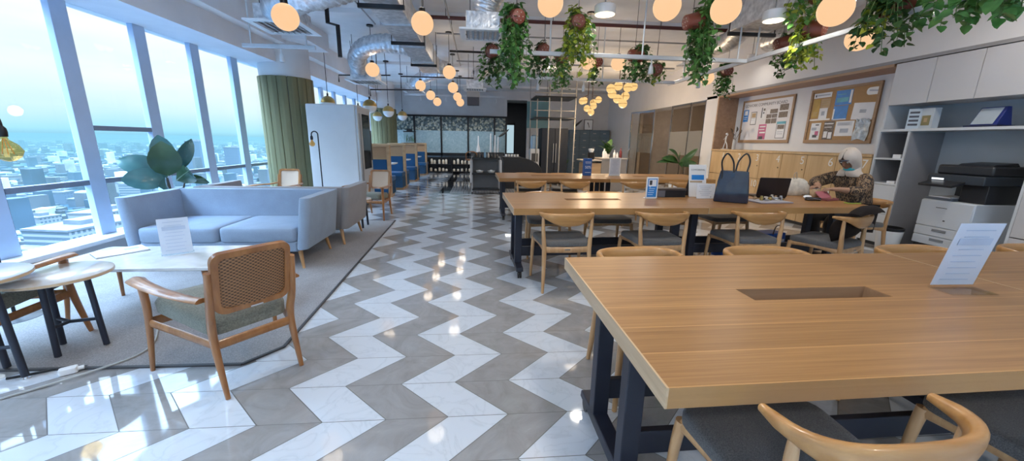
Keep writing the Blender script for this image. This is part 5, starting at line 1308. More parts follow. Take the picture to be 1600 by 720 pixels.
# third table objects
t = thing('blue_carton', 'upright blue carton with white lettering on the third table', 'carton', (1.99, 6.90, ZT), .05); MB().bx(-.07, .07, -.05, .05, 0, .31).build('carton_body', M_deepblue, t, bevel=.003); letter('50%', 'lettering', M_paper, t, (0, -.0512, .15), FACE_NEG_Y, .07); MB().bx(-.055, .055, -.0515, -.05, .055, .062).bx(-.055, .055, -.0515, -.05, .24, .25).bx(-.05, .05, -.0515, -.05, .215, .22).build('white_rule', M_paper, t)
t = thing('menu_stand', 'white framed menu stand on the third table before the coffee counter', 'menu stand', (2.52, 6.92, ZT), .03); MB().rbox((0, 0, .165), (.215, .012, .325), .01, axis=1).build('frame', M_white, t, bevel=.002); MB().box((0, -.0068, .165), (.18, .002, .285)).build('menu_sheet', plain('menu_sheet', (.60, .62, .68), .5), t); m = MB()
for k in range(10): m.box((0, -.0083, .28 - k * .024), (.12 - .03 * (k % 3), .001, .006))
m.build('printed_lines', M_greyink, t); MB().box((0, .03, .003), (.2, .08, .006)).build('foot', M_white, t)
t = thing('leaflet', 'cream leaflet lying flat on the third table beside the blue carton', 'leaflet', (2.22, 7.05, ZT), .2); MB().bx(-.15, .15, -.06, .06, 0, .004).build('sheet', plain('cream_paper', (.62, .52, .38), .6), t); MB().bx(-.1, .1, -.03, -.02, .004, .0045).bx(-.1, .05, .01, .02, .004, .0045).build('printed_lines', M_tan, t)
# blue shopping bags on the floor, jacket and cushion on the slanted chair
for x, y, s, lab in ((3.05, 4.30, 1.0, 'blue shopping bag on the floor under the laptop end of the table'), (3.48, 4.15, 1.25, 'larger blue shopping bag on the floor beside the slanted chair')):
    t = thing('shopping_bag', lab, 'bag', (x, y, 0), .2); m = MB(); m.loft([[(px * k, py * k, z * s) for px, py in rrect(.26 * s, .16 * s, .02, 3)] for z, k in ((0, .95), (.01, 1), (.15, 1.02), (.27, .95))]); m.build('bag_body', plain('bright_blue', (.01, .09, .42), .4), t, bevel=.004)
    MB().tube([(-.06, -.08 * s, .26 * s), (-.04, -.085 * s, .34 * s), (.04, -.085 * s, .34 * s), (.06, -.08 * s, .26 * s)], .006, 6, smooth=4).build('handle', M_dark, t, smooth=60); MB().box((0, -.083 * s, .2 * s), (.2 * s, .002, .03)).build('white_band', M_paper, t)
cd = V((3.42, 3.34, 0)); Rz = Matrix.Rotation(.40, 3, 'Z')
t = thing('seat_cushion', 'dark brown cushion leaning in the slanted chair at the table end', 'cushion', cd + Rz @ V((.01, -.10, .475)), .42)
m = MB(); rings = []
for u in range(9):
    a = -1 + u / 4; th = .075 * (1 - abs(a) ** 2.4) + .006; rings.append([(x, y * 1.0, z) for x, y, z in [(.205 * (1 - .1 * a * a) * (1 if abs(cx) < 1 else 1) * cx, th * cy, .125 + .125 * a) for cx, cy in [(math.copysign(abs(math.cos(q)) ** .5, math.cos(q)), math.copysign(abs(math.sin(q)) ** .8, math.sin(q))) for q in [2 * PI * k / 16 for k in range(16)]]]])
m.loft(rings); m.build('cushion_body', fabric('dark_brown_cloth', (.016, .011, .011), 200, .2), t, smooth=70, rot=(.22, 0, 0))
t = thing('folded_jacket', 'dark jacket draped over the back of the slanted chair', 'jacket', cd + Rz @ V((.06, -.235, .738)), .42)
rings = []; rq = random.Random(6)
for k in range(9):
    x = -.26 + .52 * k / 8; hh = .055 * (1 - (abs(x) / .28) ** 3) + .008
    rings.append([(x + rq.uniform(-.006, .006), .075 * math.cos(q) * (1 - .3 * abs(x) / .26), hh * (.35 + math.sin(q)) if math.sin(q) > 0 else hh * .35 * (1 + .2 * math.sin(q))) for q in [2 * PI * j / 12 for j in range(12)]])
MB().loft(rings).build('jacket_body', MATS['dark_brown_cloth'], t, smooth=70)
MATS['dark_brown_cloth'].node_tree.nodes['Principled BSDF'].inputs['Sheen Weight'].default_value = 0.0
# ================================================================== THE WOMAN AT THE TABLE END
M_skin = plain('skin', (.36, .20, .13), .5, var=.05); M_hijab = fabric('cream_scarf', (.60, .52, .455), 220, .06)
def batik():
    m, nt, b = nodes_of('batik_cloth'); setp(b, (.1, .07, .05), .85)
    v = coords(nt, (1, 1, .55)); w = tex(nt, 'ShaderNodeTexNoise', Scale=26.0, Detail=2.0, Distortion=2.2); nt.links.new(v, w.inputs['Vector'])
    nt.links.new(ramp(nt, w.outputs['Fac'], [(.40, (.030, .022, .020)), (.51, (.060, .042, .034)), (.55, (.30, .17, .08)), (.60, (.36, .26, .16)), (.64, (.06, .045, .04)), (.8, (.20, .12, .07))]), b.inputs['Base Color']); return m
M_batik = batik(); M_skirt = fabric('black_skirt', (.03, .026, .028), 200, .2)
def skin_body(name, mat, joints, edges, parent, sub=2, root=0):
    """joints: name -> (co, radius or (rx, ry)); grows one continuous skin over the skeleton"""
    ks = list(joints); ix = {k: i for i, k in enumerate(ks)}
    me = bpy.data.meshes.new(name); me.from_pydata([joints[k][0] for k in ks], [(ix[a], ix[b_]) for a, b_ in edges], []); me.materials.append(mat)
    o = bpy.data.objects.new(name, me); C.objects.link(o); o.parent = parent
    md = o.modifiers.new('Skin', 'SKIN'); md.use_smooth_shade = True; md.branch_smoothing = .4
    sv = me.skin_vertices[0].data
    for k in ks:
        r = joints[k][1]; sv[ix[k]].radius = r if isinstance(r, tuple) else (r, r); sv[ix[k]].use_root = False
    sv[root].use_root = True
    s_ = o.modifiers.new('Sub', 'SUBSURF'); s_.levels = sub; s_.render_levels = sub
    dg = bpy.context.evaluated_depsgraph_get(); me2 = bpy.data.meshes.new_from_object(o.evaluated_get(dg)); me2.name = name
    o.modifiers.clear(); o.data = me2; me2.shade_smooth()
    return o
t = thing('person', 'woman in cream headscarf and brown batik tunic bent over her things at the table end', 'person', (0, 0, 0))
PX, PY = 4.60, 4.20
J = {}
J['pelvis'] = ((PX, PY, .56), .13); J['waist'] = ((PX - .04, PY, .72), .12); J['chest'] = ((PX - .12, PY - .01, .90), (.14, .12)); J['neckb'] = ((PX - .20, PY - .02, 1.045), .058); J['neck'] = ((PX - .235, PY - .03, 1.105), .052)
J['skull'] = ((PX - .27, PY - .045, 1.20), .088); J['crown'] = ((PX - .265, PY - .045, 1.255), .078); J['jaw'] = ((PX - .335, PY - .07, 1.16), .055)
hands = {'n': V((4.03, 4.03, .865)), 'f': V((3.99, 4.17, .875))}
E_ = [('pelvis', 'waist'), ('waist', 'chest'), ('chest', 'neckb'), ('neckb', 'neck'), ('neck', 'skull'), ('skull', 'crown'), ('skull', 'jaw')]
for k, s in (('n', -1), ('f', 1)):
    sh = V((PX - .17, PY - .01 + s * .175, 1.0)); el = V((4.34, PY + s * .27, .84)) if k == 'n' else V((4.20, PY + .24, .90)); wr = hands[k] + V((.075, s * .035, .005))
    J['sh' + k] = (sh, .062); J['el' + k] = (el, .043); J['fa' + k] = (el.lerp(wr, .4), .042); J['wr' + k] = (wr, .026); J['pa' + k] = (hands[k] + V((.02, s * .01, 0)), (.034, .020)); E_ += [('chest', 'sh' + k), ('sh' + k, 'el' + k), ('el' + k, 'fa' + k), ('fa' + k, 'wr' + k), ('wr' + k, 'pa' + k)]
    for i in range(4):
        b0 = hands[k] + V((-.022, s * (.004) + (i - 1.5) * .019 * 1, .006)); L = (.036, .042, .039, .030)[i]
        J['f%d%s' % (i, k)] = (b0, .0095); J['g%d%s' % (i, k)] = (b0 + V((-L * .8, -s * .006, -.010)), .0085); J['h%d%s' % (i, k)] = (b0 + V((-L * 1.15, -s * .012, -.036)), .0070)
        E_ += [('pa' + k, 'f%d%s' % (i, k)), ('f%d%s' % (i, k), 'g%d%s' % (i, k)), ('g%d%s' % (i, k), 'h%d%s' % (i, k))]
    J['t0' + k] = (hands[k] + V((.015, -s * .036, -.004)), .0105); J['t1' + k] = (hands[k] + V((-.022, -s * .048, -.018)), .0085); E_ += [('pa' + k, 't0' + k), ('t0' + k, 't1' + k)]
    J['hip' + k] = (V((PX - .06, PY + s * .10, .53)), .095); J['knee' + k] = (V((4.17, PY + s * .13, .50)), .062); J['ank' + k] = (V((4.24, PY + s * .13, .09)), .040); J['toe' + k] = (V((4.08, PY + s * .14, .035)), .034)
    E_ += [('pelvis', 'hip' + k), ('hip' + k, 'knee' + k), ('knee' + k, 'ank' + k), ('ank' + k, 'toe' + k)]
body = skin_body('body', M_skin, J, E_, t)
# tunic: a loose shell over trunk and sleeves
K = {}
K['a'] = ((PX + .02, PY, .50), (.19, .20)); K['b'] = ((PX - .03, PY, .70), (.175, .165)); K['c'] = ((PX - .12, PY - .01, .90), (.175, .155)); K['d'] = ((PX - .19, PY - .02, 1.02), .095)
TE = [('a', 'b'), ('b', 'c'), ('c', 'd')]
for k, s in (('n', -1), ('f', 1)):
    sh, el, fa = V(J['sh' + k][0]), V(J['el' + k][0]), V(J['fa' + k][0])
    K['s' + k] = (sh, .088); K['m' + k] = (sh.lerp(el, .55), .080); K['e' + k] = (el, .074); K['u' + k] = (el.lerp(V(J['wr' + k][0]), .66), .060)
    TE += [('c', 's' + k), ('s' + k, 'm' + k), ('m' + k, 'e' + k), ('e' + k, 'u' + k)]
skin_body('tunic', M_batik, K, TE, t)
S_ = {'p': ((PX + .0, PY, .54), (.16, .17))}; SE = []
for k, s in (('n', -1), ('f', 1)):
    S_['h' + k] = (V(J['hip' + k][0]) + V((0, 0, .0)), .118); S_['k' + k] = (J['knee' + k][0], .085); S_['z' + k] = (V(J['ank' + k][0]) + V((0, 0, .05)), .085); SE += [('p', 'h' + k), ('h' + k, 'k' + k), ('k' + k, 'z' + k)]
skin_body('skirt', M_skirt, S_, SE, t)
# head dressing in the head's own frame: +Y towards the face
hc = V((PX - .27, PY - .045, 1.205)); RH = Euler((math.radians(-46), 0, PI / 2 + .20)).to_matrix()
def hp(x, y, z): return hc + RH @ V((x, y, z))
rings = []
for z, rx, ry, oy, op in ((.124, .002, .002, -.018, 0), (.121, .030, .034, -.016, 0), (.108, .058, .066, -.013, 0), (.082, .079, .094, -.010, .08), (.050, .090, .108, -.008, .52), (.008, .092, .109, -.010, .66), (-.045, .087, .101, -.010, .64), (-.085, .080, .090, .0, .46), (-.108, .074, .080, .0, .12), (-.125, .074, .078, -.01, .0)):
    ring = []
    for k in range(25):
        a = PI / 2 + op + (2 * PI - 2 * op) * k / 24
        fold = 1 + .015 * math.sin(7 * a + 20 * z)
        ring.append(hp(rx * math.cos(a) * fold, oy + ry * math.sin(a) * fold, z))
    rings.append(ring)
# tail tucked into the collar, lying longer down the back
for zz, rx, ry, ox in ((1.07, .085, .095, .02), (1.035, .105, .130, .05), (1.00, .125, .165, .085)):
    ring = []
    for k in range(25):
        a = PI / 2 + 2 * PI * k / 24; ca, sa = math.cos(a), math.sin(a); fold = 1 + .04 * math.sin(6 * a)
        p = Matrix.Rotation(PI / 2 + .20, 3, 'Z') @ V((ry * ca * fold, rx * sa * fold, 0)); back = max(0, -sa)
        ring.append(V((PX - .235 + ox, PY - .02, zz - .03 * back)) + p)
    rings.append(ring)
hj = MB().loft(rings, close=False, caps=False).build('headscarf', M_hijab, t, smooth=80)
so = hj.modifiers.new('Solid', 'SOLIDIFY'); so.thickness = .006; so.offset = 1
hs = hj.modifiers.new('Sub', 'SUBSURF'); hs.levels = 1; hs.render_levels = 1
MB().tube([hp(-.052, .070, .058), hp(-.028, .086, .066), hp(0, .091, .069), hp(.028, .086, .066), hp(.052, .070, .058)], [.006, .009, .009, .009, .006], 8, smooth=3).build('inner_cap', M_ink, t, smooth=60)
MB().loft([[hp(x * w, y, z) for x in (-1, -.5, .5, 1)] for w, y, z in ((.008, .090, .030), (.013, .108, .0), (.019, .112, -.022), (.010, .094, -.034))], close=False, caps=False).build('nose', M_skin, t, smooth=80)
for s in (-1, 1):
    e = MB().sphere(hp(s * .033, .080, .028), .0115, 12, 8).build('eye', plain('eye_white', (.7, .68, .65), .2), t, smooth=80)
    MB().sphere(hp(s * .033, .0885, .026), .0055, 8, 6).build('iris', plain('iris_dark', (.02, .012, .01), .1), e, smooth=80)
    MB().tube([hp(s * .015, .091, .046), hp(s * .033, .094, .052), hp(s * .052, .082, .047)], [.002, .0028, .0014], 6).build('eyebrow', M_ink, t, smooth=80)
MB().tube([hp(-.022, .094, -.052), hp(0, .102, -.050), hp(.022, .094, -.052)], [.003, .0065, .003], 8, smooth=4).build('lips', plain('lips', (.33, .12, .10), .4), t, smooth=80)
rings = []
for z, w, y in ((-.062, .050, .088), (-.085, .062, .102), (-.112, .060, .094), (-.130, .045, .075)):
    rings.append([hp(w * math.sin(a), y * 1.0 - .045 * (1 - math.cos(a)), z + .004 * math.sin(9 * a)) for a in [-1.25 + 2.5 * k / 10 for k in range(11)]])
mk = MB().loft(rings, close=False, caps=False).build('face_mask', plain('mask_turquoise', (.05, .42, .50), .6), t, smooth=80); so = mk.modifiers.new('Solid', 'SOLIDIFY'); so.thickness = .003
# pouch she is handling
p_ = thing('paper_pouch', 'crumpled tan pouch in the hands of the woman in the headscarf', 'pouch', (3.935, 4.10, .812), .3)
rings = []; rq = random.Random(13)
for z, k in ((-.055, .9), (-.05, 1), (0, 1.0), (.035, .9), (.05, .8)): rings.append([(x * k + rq.uniform(-.005, .005), y * k + rq.uniform(-.005, .005), z) for x, y in rrect(.115, .062, .02, 4)])
MB().loft(rings).build('pouch_body', plain('tan_pouch', (.48, .33, .20), .7, var=.15, scale=30), p_, smooth=70); MB().box((0, 0, .05), (.085, .045, .008)).build('dark_opening', M_ink, p_)

# ================================================================== OVERHEAD
def globe(x, y, z, label, D=.25):
    t = thing('globe_pendant', label, 'pendant lamp', (x, y, z), 0, 'glowing globe pendants')
    MB().sphere((0, 0, 0), D / 2, 28, 18).build('globe', M_globe, t, smooth=80)
    MB().lathe([(.035, D / 2 - .012), (.035, D / 2 + .03), (.008, D / 2 + .045)], n=16).build('cap', M_black, t, smooth=40)
    MB().cyl((0, 0, D / 2 + .04), (0, 0, CEIL - z - .02), .005, n=8).build('cord', M_rope, t); MB().lathe([(.06, CEIL - z - .025), (.06, CEIL - z)], n=20).build('canopy', M_black, t, smooth=40)
    l = bpy.data.lights.new('globe_light', 'POINT'); l.energy = 1.6; l.color = (1.0, .84, .66); l.shadow_soft_size = .12
    lo = bpy.data.objects.new('globe_light', l); C.objects.link(lo); lo.location = (x, y, z + D / 2 + .13)
GL = [((-1.92, 4.37, 2.51), 'globe pendant over the lounge, beside the square air diffuser'), ((-.635, 4.86, 2.64), 'globe pendant alone in front of the long rectangular duct'), ((.706, 4.07, 2.66), 'globe pendant between the first two hanging pots'),
      ((1.75, 3.77, 2.585), 'globe pendant half veiled by leaves over the middle of the tables'), ((2.19, 3.55, 2.516), 'globe pendant in the clear below the silver duct over the tables'), ((2.90, 3.18, 2.43), 'largest globe pendant, next to the pot with yellow-green leaves'),
      ((-1.956, 7.75, 2.59), 'globe pendant before the flexible duct elbow over the booths'), ((-.56, 8.0, 2.63), 'uppermost globe pendant in the staggered line over the aisle'), ((-1.40, 9.98, 2.62), 'first globe pendant of the slanting line under the far duct end'),
      ((-.61, 9.9, 2.59), 'second globe pendant down the staggered line over the aisle'), ((-1.32, 11.32, 2.55), 'middle globe pendant of the slanting line under the far duct end'), ((-.62, 12.1, 2.61), 'third globe pendant down the staggered line over the aisle'),
      ((-1.26, 12.5, 2.49), 'last globe pendant of the slanting line under the far duct end'), ((-.58, 13.07, 2.54), 'lowest globe pendant in the staggered line over the aisle'), ((1.785, 6.51, 2.625), 'globe pendant cut by the plant rail over the third table'),
      ((2.48, 7.05, 2.72), 'globe pendant mostly hidden by plants over the third table'), ((4.0, 4.02, 2.46), 'globe pendant under the white rail before the wall cabinets'), ((4.46, 7.54, 2.61), 'globe pendant low beside the dark trailing plant')]
for p, lab in GL: globe(*p, lab)
def disc_lamp(x, y, z, D, label, W):
    t = thing('disc_pendant', label, 'pendant lamp', (x, y, z), 0, 'white drum pendants')
    MB().lathe([(D / 2, 0), (D / 2, .095), (D / 2 - .012, .105), (.001, .105)], n=36).build('drum', M_white, t, smooth=40)
    MB().lathe([(D / 2 - .012, -.004), (.001, -.004)], n=36).build('diffuser', M_lamp, t); MB().cyl((0, 0, .105), (0, 0, CEIL - z), .007, n=8).build('rod', M_rod, t)
    l = bpy.data.lights.new('drum_light', 'AREA'); l.shape = 'DISK'; l.size = D * .9; l.energy = W; l.color = (1.0, .93, .84)
    lo = bpy.data.objects.new('drum_light', l); C.objects.link(lo); lo.location = (x, y, z - .012)
for x, y, z, D, W, lab in ((1.56, 5.05, 2.88, .26, 3.5, 'white drum pendant hanging free above the middle table'), (1.46, 8.17, 2.82, .26, 16, 'white drum pendant between the first two hanging plants, far'), (3.60, 7.97, 2.80, .26, 18, 'white drum pendant near the meeting room glass'), (3.24, 4.33, 2.68, .225, 4, 'white drum pendant below the short silver duct beside the lime plant'), (5.2, 7.37, 2.92, .17, 1.2, 'small drum pendant close to the wall over the notice boards'),
                           (-1.6, 1.2, 3.05, .32, 6, 'added unseen drum lamp brightening the lounge corner'), (.9, 1.2, 3.05, .32, 15, 'added unseen drum lamp brightening the nearest table'), (3.6, 1.3, 3.05, .32, 17, 'added unseen drum lamp brightening the second near table'),  # from here on: unseen drums added to brighten the near half
                           (.6, 3.3, 3.05, .32, 12, 'unseen drum lamp added over the middle table for fill'), (4.55, 3.2, 3.05, .32, 13, 'unseen drum lamp added over the copier for fill'), (-1.5, 3.0, 3.05, .32, 5, 'unseen drum lamp added over the lounge for fill'),
                           (-1.2, -1.6, 3.05, .32, 14, 'unseen drum lamp added at the back of the room for fill'), (3.0, -1.6, 3.05, .32, 18, 'unseen drum lamp added at the back near the cabinets for fill')):
    disc_lamp(x, y, z, D, lab, W)
# brass and opal pendants over the booths
bp = None
for k, (x, y, z, lab) in enumerate(((-3.33, 9.2, 2.10, 'brass and opal ball pendant peeping over the vending cabinet top'), (-2.43, 9.2, 2.05, 'brass and opal ball pendant, largest of those over the booths'), (-2.43, 11.03, 2.07, 'brass and opal ball pendant over the second blue booth'), (-2.43, 13.0, 2.075, 'brass and opal ball pendant before the patterned glazing'), (-3.3, 13.35, 2.06, 'brass and opal ball pendant low before the second green column'), (-3.3, 11.3, 2.08, 'brass and opal ball pendant mostly behind the vending cabinet'))):
    if bp is None:
        bp = thing('ball_pendant', lab, 'pendant lamp', (x, y, z), 0, 'two-tone ball pendants'); r = .15
        MB().lathe([(r, 0)] + [(r * math.cos(a), r * math.sin(a)) for a in [PI / 2 * q / 10 for q in range(1, 10)]] + [(.02, r)], n=28).build('brass_dome', M_brass, bp, smooth=60)
        MB().lathe([(.001, -r)] + [(r * math.cos(a) * .995, r * math.sin(a)) for a in [-PI / 2 + PI / 2 * q / 10 for q in range(1, 10)]] + [(r * .995, 0)], n=28).build('opal_dome', M_opal, bp, smooth=60)
        MB().lathe([(.02, r - .005), (.02, r + .05), (.008, r + .06)], n=12).build('stem', M_black, bp, smooth=40); MB().cyl((0, 0, r + .05), (0, 0, CEIL - 2.10), .007, n=8).build('cord', M_rope, bp); MB().lathe([(.07, CEIL - 2.10 - .03), (.07, CEIL - 2.10)], n=20).build('canopy', M_black, bp, smooth=40)
    else:
        d = dup(bp, (x, y, z), None, lab)
        for ch in d.children:
            if ch.name.startswith(('cord', 'canopy')): ch.location.z += (2.10 - z)
# amber globe clusters
def cluster(label, pts, y, r, rows):
    cx = sum(p[0] for p in pts) / len(pts); t = thing('cluster_chandelier', label, 'chandelier', (cx, y, 0))
    fr = MB(); zt = max(p[1] for p in pts) + .12
    fr.tube([(-.06, 0, CEIL), (-.06, 0, zt)], .012, 6); fr.tube([(.06, 0, CEIL), (.06, 0, zt)], .012, 6)
    for k, (x, z) in enumerate(pts):
        yy = (-.12, .10, 0)[k % 3]
        g = MB().sphere((x - cx, yy, z), r, 20, 14).build('amber_globe', M_amber, t, smooth=80); MB().lathe([(r + .003, -.006), (r + .003, .006)], (x - cx, yy, z), 24, caps=False).build('brass_band', M_brass, g)
        fr.tube([(0.06 * (1 if x > cx else -1), 0, zt), (x - cx, yy, z + r)], .007, 6)
    fr.build('stem_frame', plain('bronze', (.12, .07, .04), .4, .6), t)
    l = bpy.data.lights.new('cluster_light', 'POINT'); l.energy = 34; l.color = (1, .74, .48); l.shadow_soft_size = .12; lo = bpy.data.objects.new('cluster_light', l); C.objects.link(lo); lo.location = (cx, y, min(p[1] for p in pts) - .30)
cluster('smaller cluster chandelier of amber globes over the coffee counter', [(2.88, 2.46), (3.01, 2.50), (3.06, 2.28), (3.21, 2.34), (3.26, 2.45), (3.38, 2.52), (3.15, 2.17)], 11.0, .092, 3)
cluster('larger cluster chandelier of amber globes nearer the meeting room', [(3.40, 2.70), (3.52, 2.60), (3.64, 2.79), (3.85, 2.74), (3.88, 2.55), (3.64, 2.47), (3.75, 2.34), (4.08, 2.80)], 10.2, .112, 3)
# ---- ducts
def rect_duct(x0, x1, z0, z1, y0, y1, bars, label):
    t = thing('air_duct', label, 'duct', (0, 0, 0))
    M = MB(); n = int((y1 - y0) / 1.1)
    for k in range(n):
        a, b_ = y0 + (y1 - y0) * k / n, y0 + (y1 - y0) * (k + 1) / n
        M.bx(x0, x1, a, b_, z0, z1)
    M.build('duct_body', M_foil, t, bevel=.012)
    for k in range(1, n): y = y0 + (y1 - y0) * k / n; MB().bx(x0 - .02, x1 + .02, y - .012, y + .012, z0 - .02, z1 + .02).build('flange', plain('zinc', (.50, .51, .53), .35, .8), t)
    for y in bars:
        MB().bx(x0 - .06, x1 + .06, y - .02, y + .02, z0 - .065, z0 - .022).bx(x0 - .055, x0 - .045, y - .005, y + .005, z0 - .03, CEIL).bx(x1 + .045, x1 + .055, y - .005, y + .005, z0 - .03, CEIL).build('hanger_bar', M_black, t)
    return t
rect_duct(-1.24, -.86, 2.79, 3.10, .6, 9.2, (1.4, 3.05, 4.70, 6.33, 8.05), 'long rectangular silver duct running down the room over the aisle')
rect_duct(3.36, 3.90, 2.82, 3.12, .4, 5.3, (2.0, 3.6, 5.22), 'short rectangular silver duct over the tables by the wall cabinets')
def flex(pts, r, label, diff=None):
    t = thing('flexible_duct', label, 'duct', (0, 0, 0))
    P = spline(pts, 14); rs = [r * (1 + .055 * math.sin(i * 2.2)) for i in range(len(P))]
    MB().tube(P, rs, 18).build('foil_hose', M_foil, t, smooth=80)
    if diff:
        (x, y, z), w = diff
        MB().bx(x - w * .4, x + w * .4, y - w * .4, y + w * .4, z, z + .2).build('plenum_box', M_foil, t, bevel=.01)
        fr = MB().bx(x - w * .55, x + w * .55, y - w * .55, y - w * .42, z - .02, z).bx(x - w * .55, x + w * .55, y + w * .42, y + w * .55, z - .02, z).bx(x - w * .55, x - w * .42, y - w * .42, y + w * .42, z - .02, z).bx(x + w * .42, x + w * .55, y - w * .42, y + w * .42, z - .02, z)
        fr.build('diffuser_frame', M_white, t); sl = MB()
        for k in range(7): sl.box((x - w * .36 + w * .12 * k, y, z - .005), (w * .07, w * .84, .006), (0, .6, 0))
        sl.build('louvre', plain('diffuser_slat', (.30, .31, .32), .5), t)
        MB().bx(x - w * .4, x + w * .4, y - w * .4, y + w * .4, z + .001, z + .004).build('dark_throat', M_dark, t)
        MB().cyl((x - w * .3, y - w * .3, z + .2), (x - w * .3, y - w * .3, CEIL), .005, n=6).cyl((x + w * .3, y + w * .3, z + .2), (x + w * .3, y + w * .3, CEIL), .005, n=6).build('hanger', M_rope, t)
flex([(-1.22, 7.55, 2.96), (-1.6, 7.6, 3.02), (-2.05, 7.75, 2.98), (-2.30, 8.0, 2.82), (-2.33, 8.3, 2.70)], .16, 'crumpled foil hose curling from the long duct down to a diffuser over the booths', ((-2.32, 8.65, 2.50), .62))
flex([(-1.22, 4.50, 2.93), (-1.5, 4.58, 2.87), (-1.9, 4.75, 2.835), (-2.25, 5.05, 2.84), (-2.48, 5.42, 2.88)], .165, 'crumpled foil hose leading from the long duct to the diffuser over the lounge', ((-2.52, 5.68, 2.745), .62))
flex([(1.0, 4.5, 3.15), (.62, 4.65, 3.18), (.32, 4.8, 3.12), (.14, 4.95, 2.98), (.08, 5.0, 2.8)], .15, 'foil hose dropping to a diffuser behind the first hanging plant', ((.06, 5.05, 2.60), .5))
flex([(.9, 10.2, 3.16), (.4, 10.1, 3.14), (.05, 10.0, 2.98), (-.05, 10.0, 2.80)], .16, 'foil hose over the trolley near the hanging loudspeaker', ((-.08, 10.0, 2.58), .5))
flex([(-.9, 9.3, 2.96), (-.72, 9.9, 3.0), (-1.0, 10.6, 3.05), (-1.5, 11.0, 2.95), (-1.75, 11.3, 2.85)], .15, 'foil hose at the far end of the long duct above the slanting globe line', ((-1.8, 11.5, 2.66), .5))
flex([(3.9, 4.9, 2.98), (4.3, 5.0, 3.0), (4.7, 5.3, 3.05), (4.95, 5.9, 3.08), (5.05, 6.8, 3.1)], .15, 'foil hose running along the bulkhead from the short duct')
flex([(3.7, 5.35, 2.98), (3.9, 5.9, 3.0), (4.15, 6.5, 3.02), (4.2, 7.2, 3.05)], .15, 'foil hose continuing from the end of the short duct', ((4.2, 7.5, 2.86), .5))
t = thing('loudspeaker', 'grey box loudspeaker hanging from a black pipe over the pantry', 'speaker', (-.14, 11.5, 2.32)); MB().bx(-.17, .17, -.12, .12, 0, .22).build('speaker_grille', plain('grille_dark', (.07, .07, .08), .6), t, bevel=.01); MB().bx(-.18, .18, -.13, .13, .22, .47).build('cabinet', plain('speaker_grey', (.34, .33, .32), .5), t, bevel=.01); MB().cyl((.08, 0, .47), (.08, 0, CEIL - 2.32), .018, n=10).build('pipe', M_black, t)
# ---- pipes
def pipe(pts, r, mat, label, hang=()):
    t = thing('ceiling_pipe', label, 'pipe', (0, 0, 0)); MB().tube(pts, r, 10).build('pipe_run', mat, t, smooth=40)
    for x, y, z in hang: MB().cyl((x, y, z), (x, y, CEIL), .005, n=6).build('hanger', M_rope, t)
pipe([(-.75, 6.6, 3.2), (4.6, 6.6, 3.2)], .028, M_pipe, 'dark red sprinkler pipe crossing the ceiling over the third table', ((-.5, 6.6, 3.2), (1.2, 6.6, 3.2), (3.0, 6.6, 3.2)))
pipe([(-.75, 7.6, 3.22), (4.8, 7.6, 3.22)], .014, M_rod, 'thin grey conduit crossing just beyond the dark red pipe', ((0, 7.6, 3.22), (2, 7.6, 3.22)))
pipe([(-.6, 8.8, 3.18), (4.8, 8.8, 3.18)], .022, M_black, 'black pipe crossing the ceiling over the hanging plants, farther back', ((.2, 8.8, 3.18), (2.4, 8.8, 3.18)))
pipe([(-.5, 9.6, 3.14), (4.8, 9.6, 3.14)], .018, M_rod, 'grey conduit crossing before the drum pendants', ((.5, 9.6, 3.14), (3.4, 9.6, 3.14)))
pipe([(-2.08, 6.0, CEIL), (-2.08, 6.0, 2.90), (-1.95, 6.0, 2.87), (-1.95, 6.0, 2.46)], .03, M_black, 'black stepped drop pipe hanging over the lounge beyond the foil hose')
pipe([(-2.99, 9.0, 2.52), (-2.99, 9.0, 2.66), (-1.9, 9.0, 2.69)], .014, M_black, 'thin black angled pipe among the brass pendants', ((-2.7, 9.0, 2.668), (-2.0, 9.0, 2.688)))
pipe([(-2.36, 9.05, 2.25), (-2.36, 9.05, 2.39), (-1.30, 9.05, 2.41)], .014, M_black, 'lower thin black pipe bending down beside the largest brass pendant', ((-1.69, 9.05, 2.41), (-2.2, 9.05, 2.395)))
pipe([(-1.70, 9.1, 2.44), (-1.70, 9.1, 2.69), (-.10, 9.1, 2.70), (-.10, 9.1, 2.86)], .014, M_black, 'thin black pipe crossing behind the staggered globe line', ((-.9, 9.1, 2.70), (-.10, 9.1, 2.86)))
pipe([(-1.75, 2.4, 3.25), (-1.75, 7.3, 3.25)], .012, M_rod, 'thin grey conduit running along the lounge ceiling', ((-1.75, 3.5, 3.25), (-1.75, 6.2, 3.25)))
pipe([(-.45, 1.5, 3.2), (-.45, 10.5, 3.2)], .016, M_rod, 'grey conduit running beside the long duct', ((-.45, 3.5, 3.2), (-.45, 7.2, 3.2)))
# ---- track lights and plant rails
def rail(p0, p1, label, spots=(), rods=()):
    t = thing('lighting_track', label, 'track', (0, 0, 0)); p0, p1 = V(p0), V(p1); d = (p1 - p0)
    c = (p0 + p1) / 2; MB().box(c, (abs(d.x) + .05 if abs(d.x) > .1 else .045, abs(d.y) + .05 if abs(d.y) > .1 else .045, .05)).build('track_bar', M_track, t, bevel=.005)
    for u in rods: q = p0 + d * u; MB().cyl((q.x, q.y, q.z + .02), (q.x, q.y, CEIL), .011, n=8).build('rod', M_track, t, smooth=40)
    for u in spots:
        q = p0 + d * u; s_ = MB().cyl((q.x, q.y, q.z - .025), (q.x, q.y, q.z - .08), .010, n=8); s_.lathe([(.028, -.2), (.034, -.19), (.026, -.11), (.012, -.08)], q, 14); s_.build('spotlight', M_track, t, smooth=40)
rail((-3.22, 6.0, 2.57), (-2.30, 6.0, 2.57), 'white track with one small spot before the green column', (.52,), (.1, .9))
rail((.17, 5.10, 2.42), (3.50, 5.10, 2.42), 'white plant rail crossing over the middle table', (.1, .62), (.22, .58, .97))
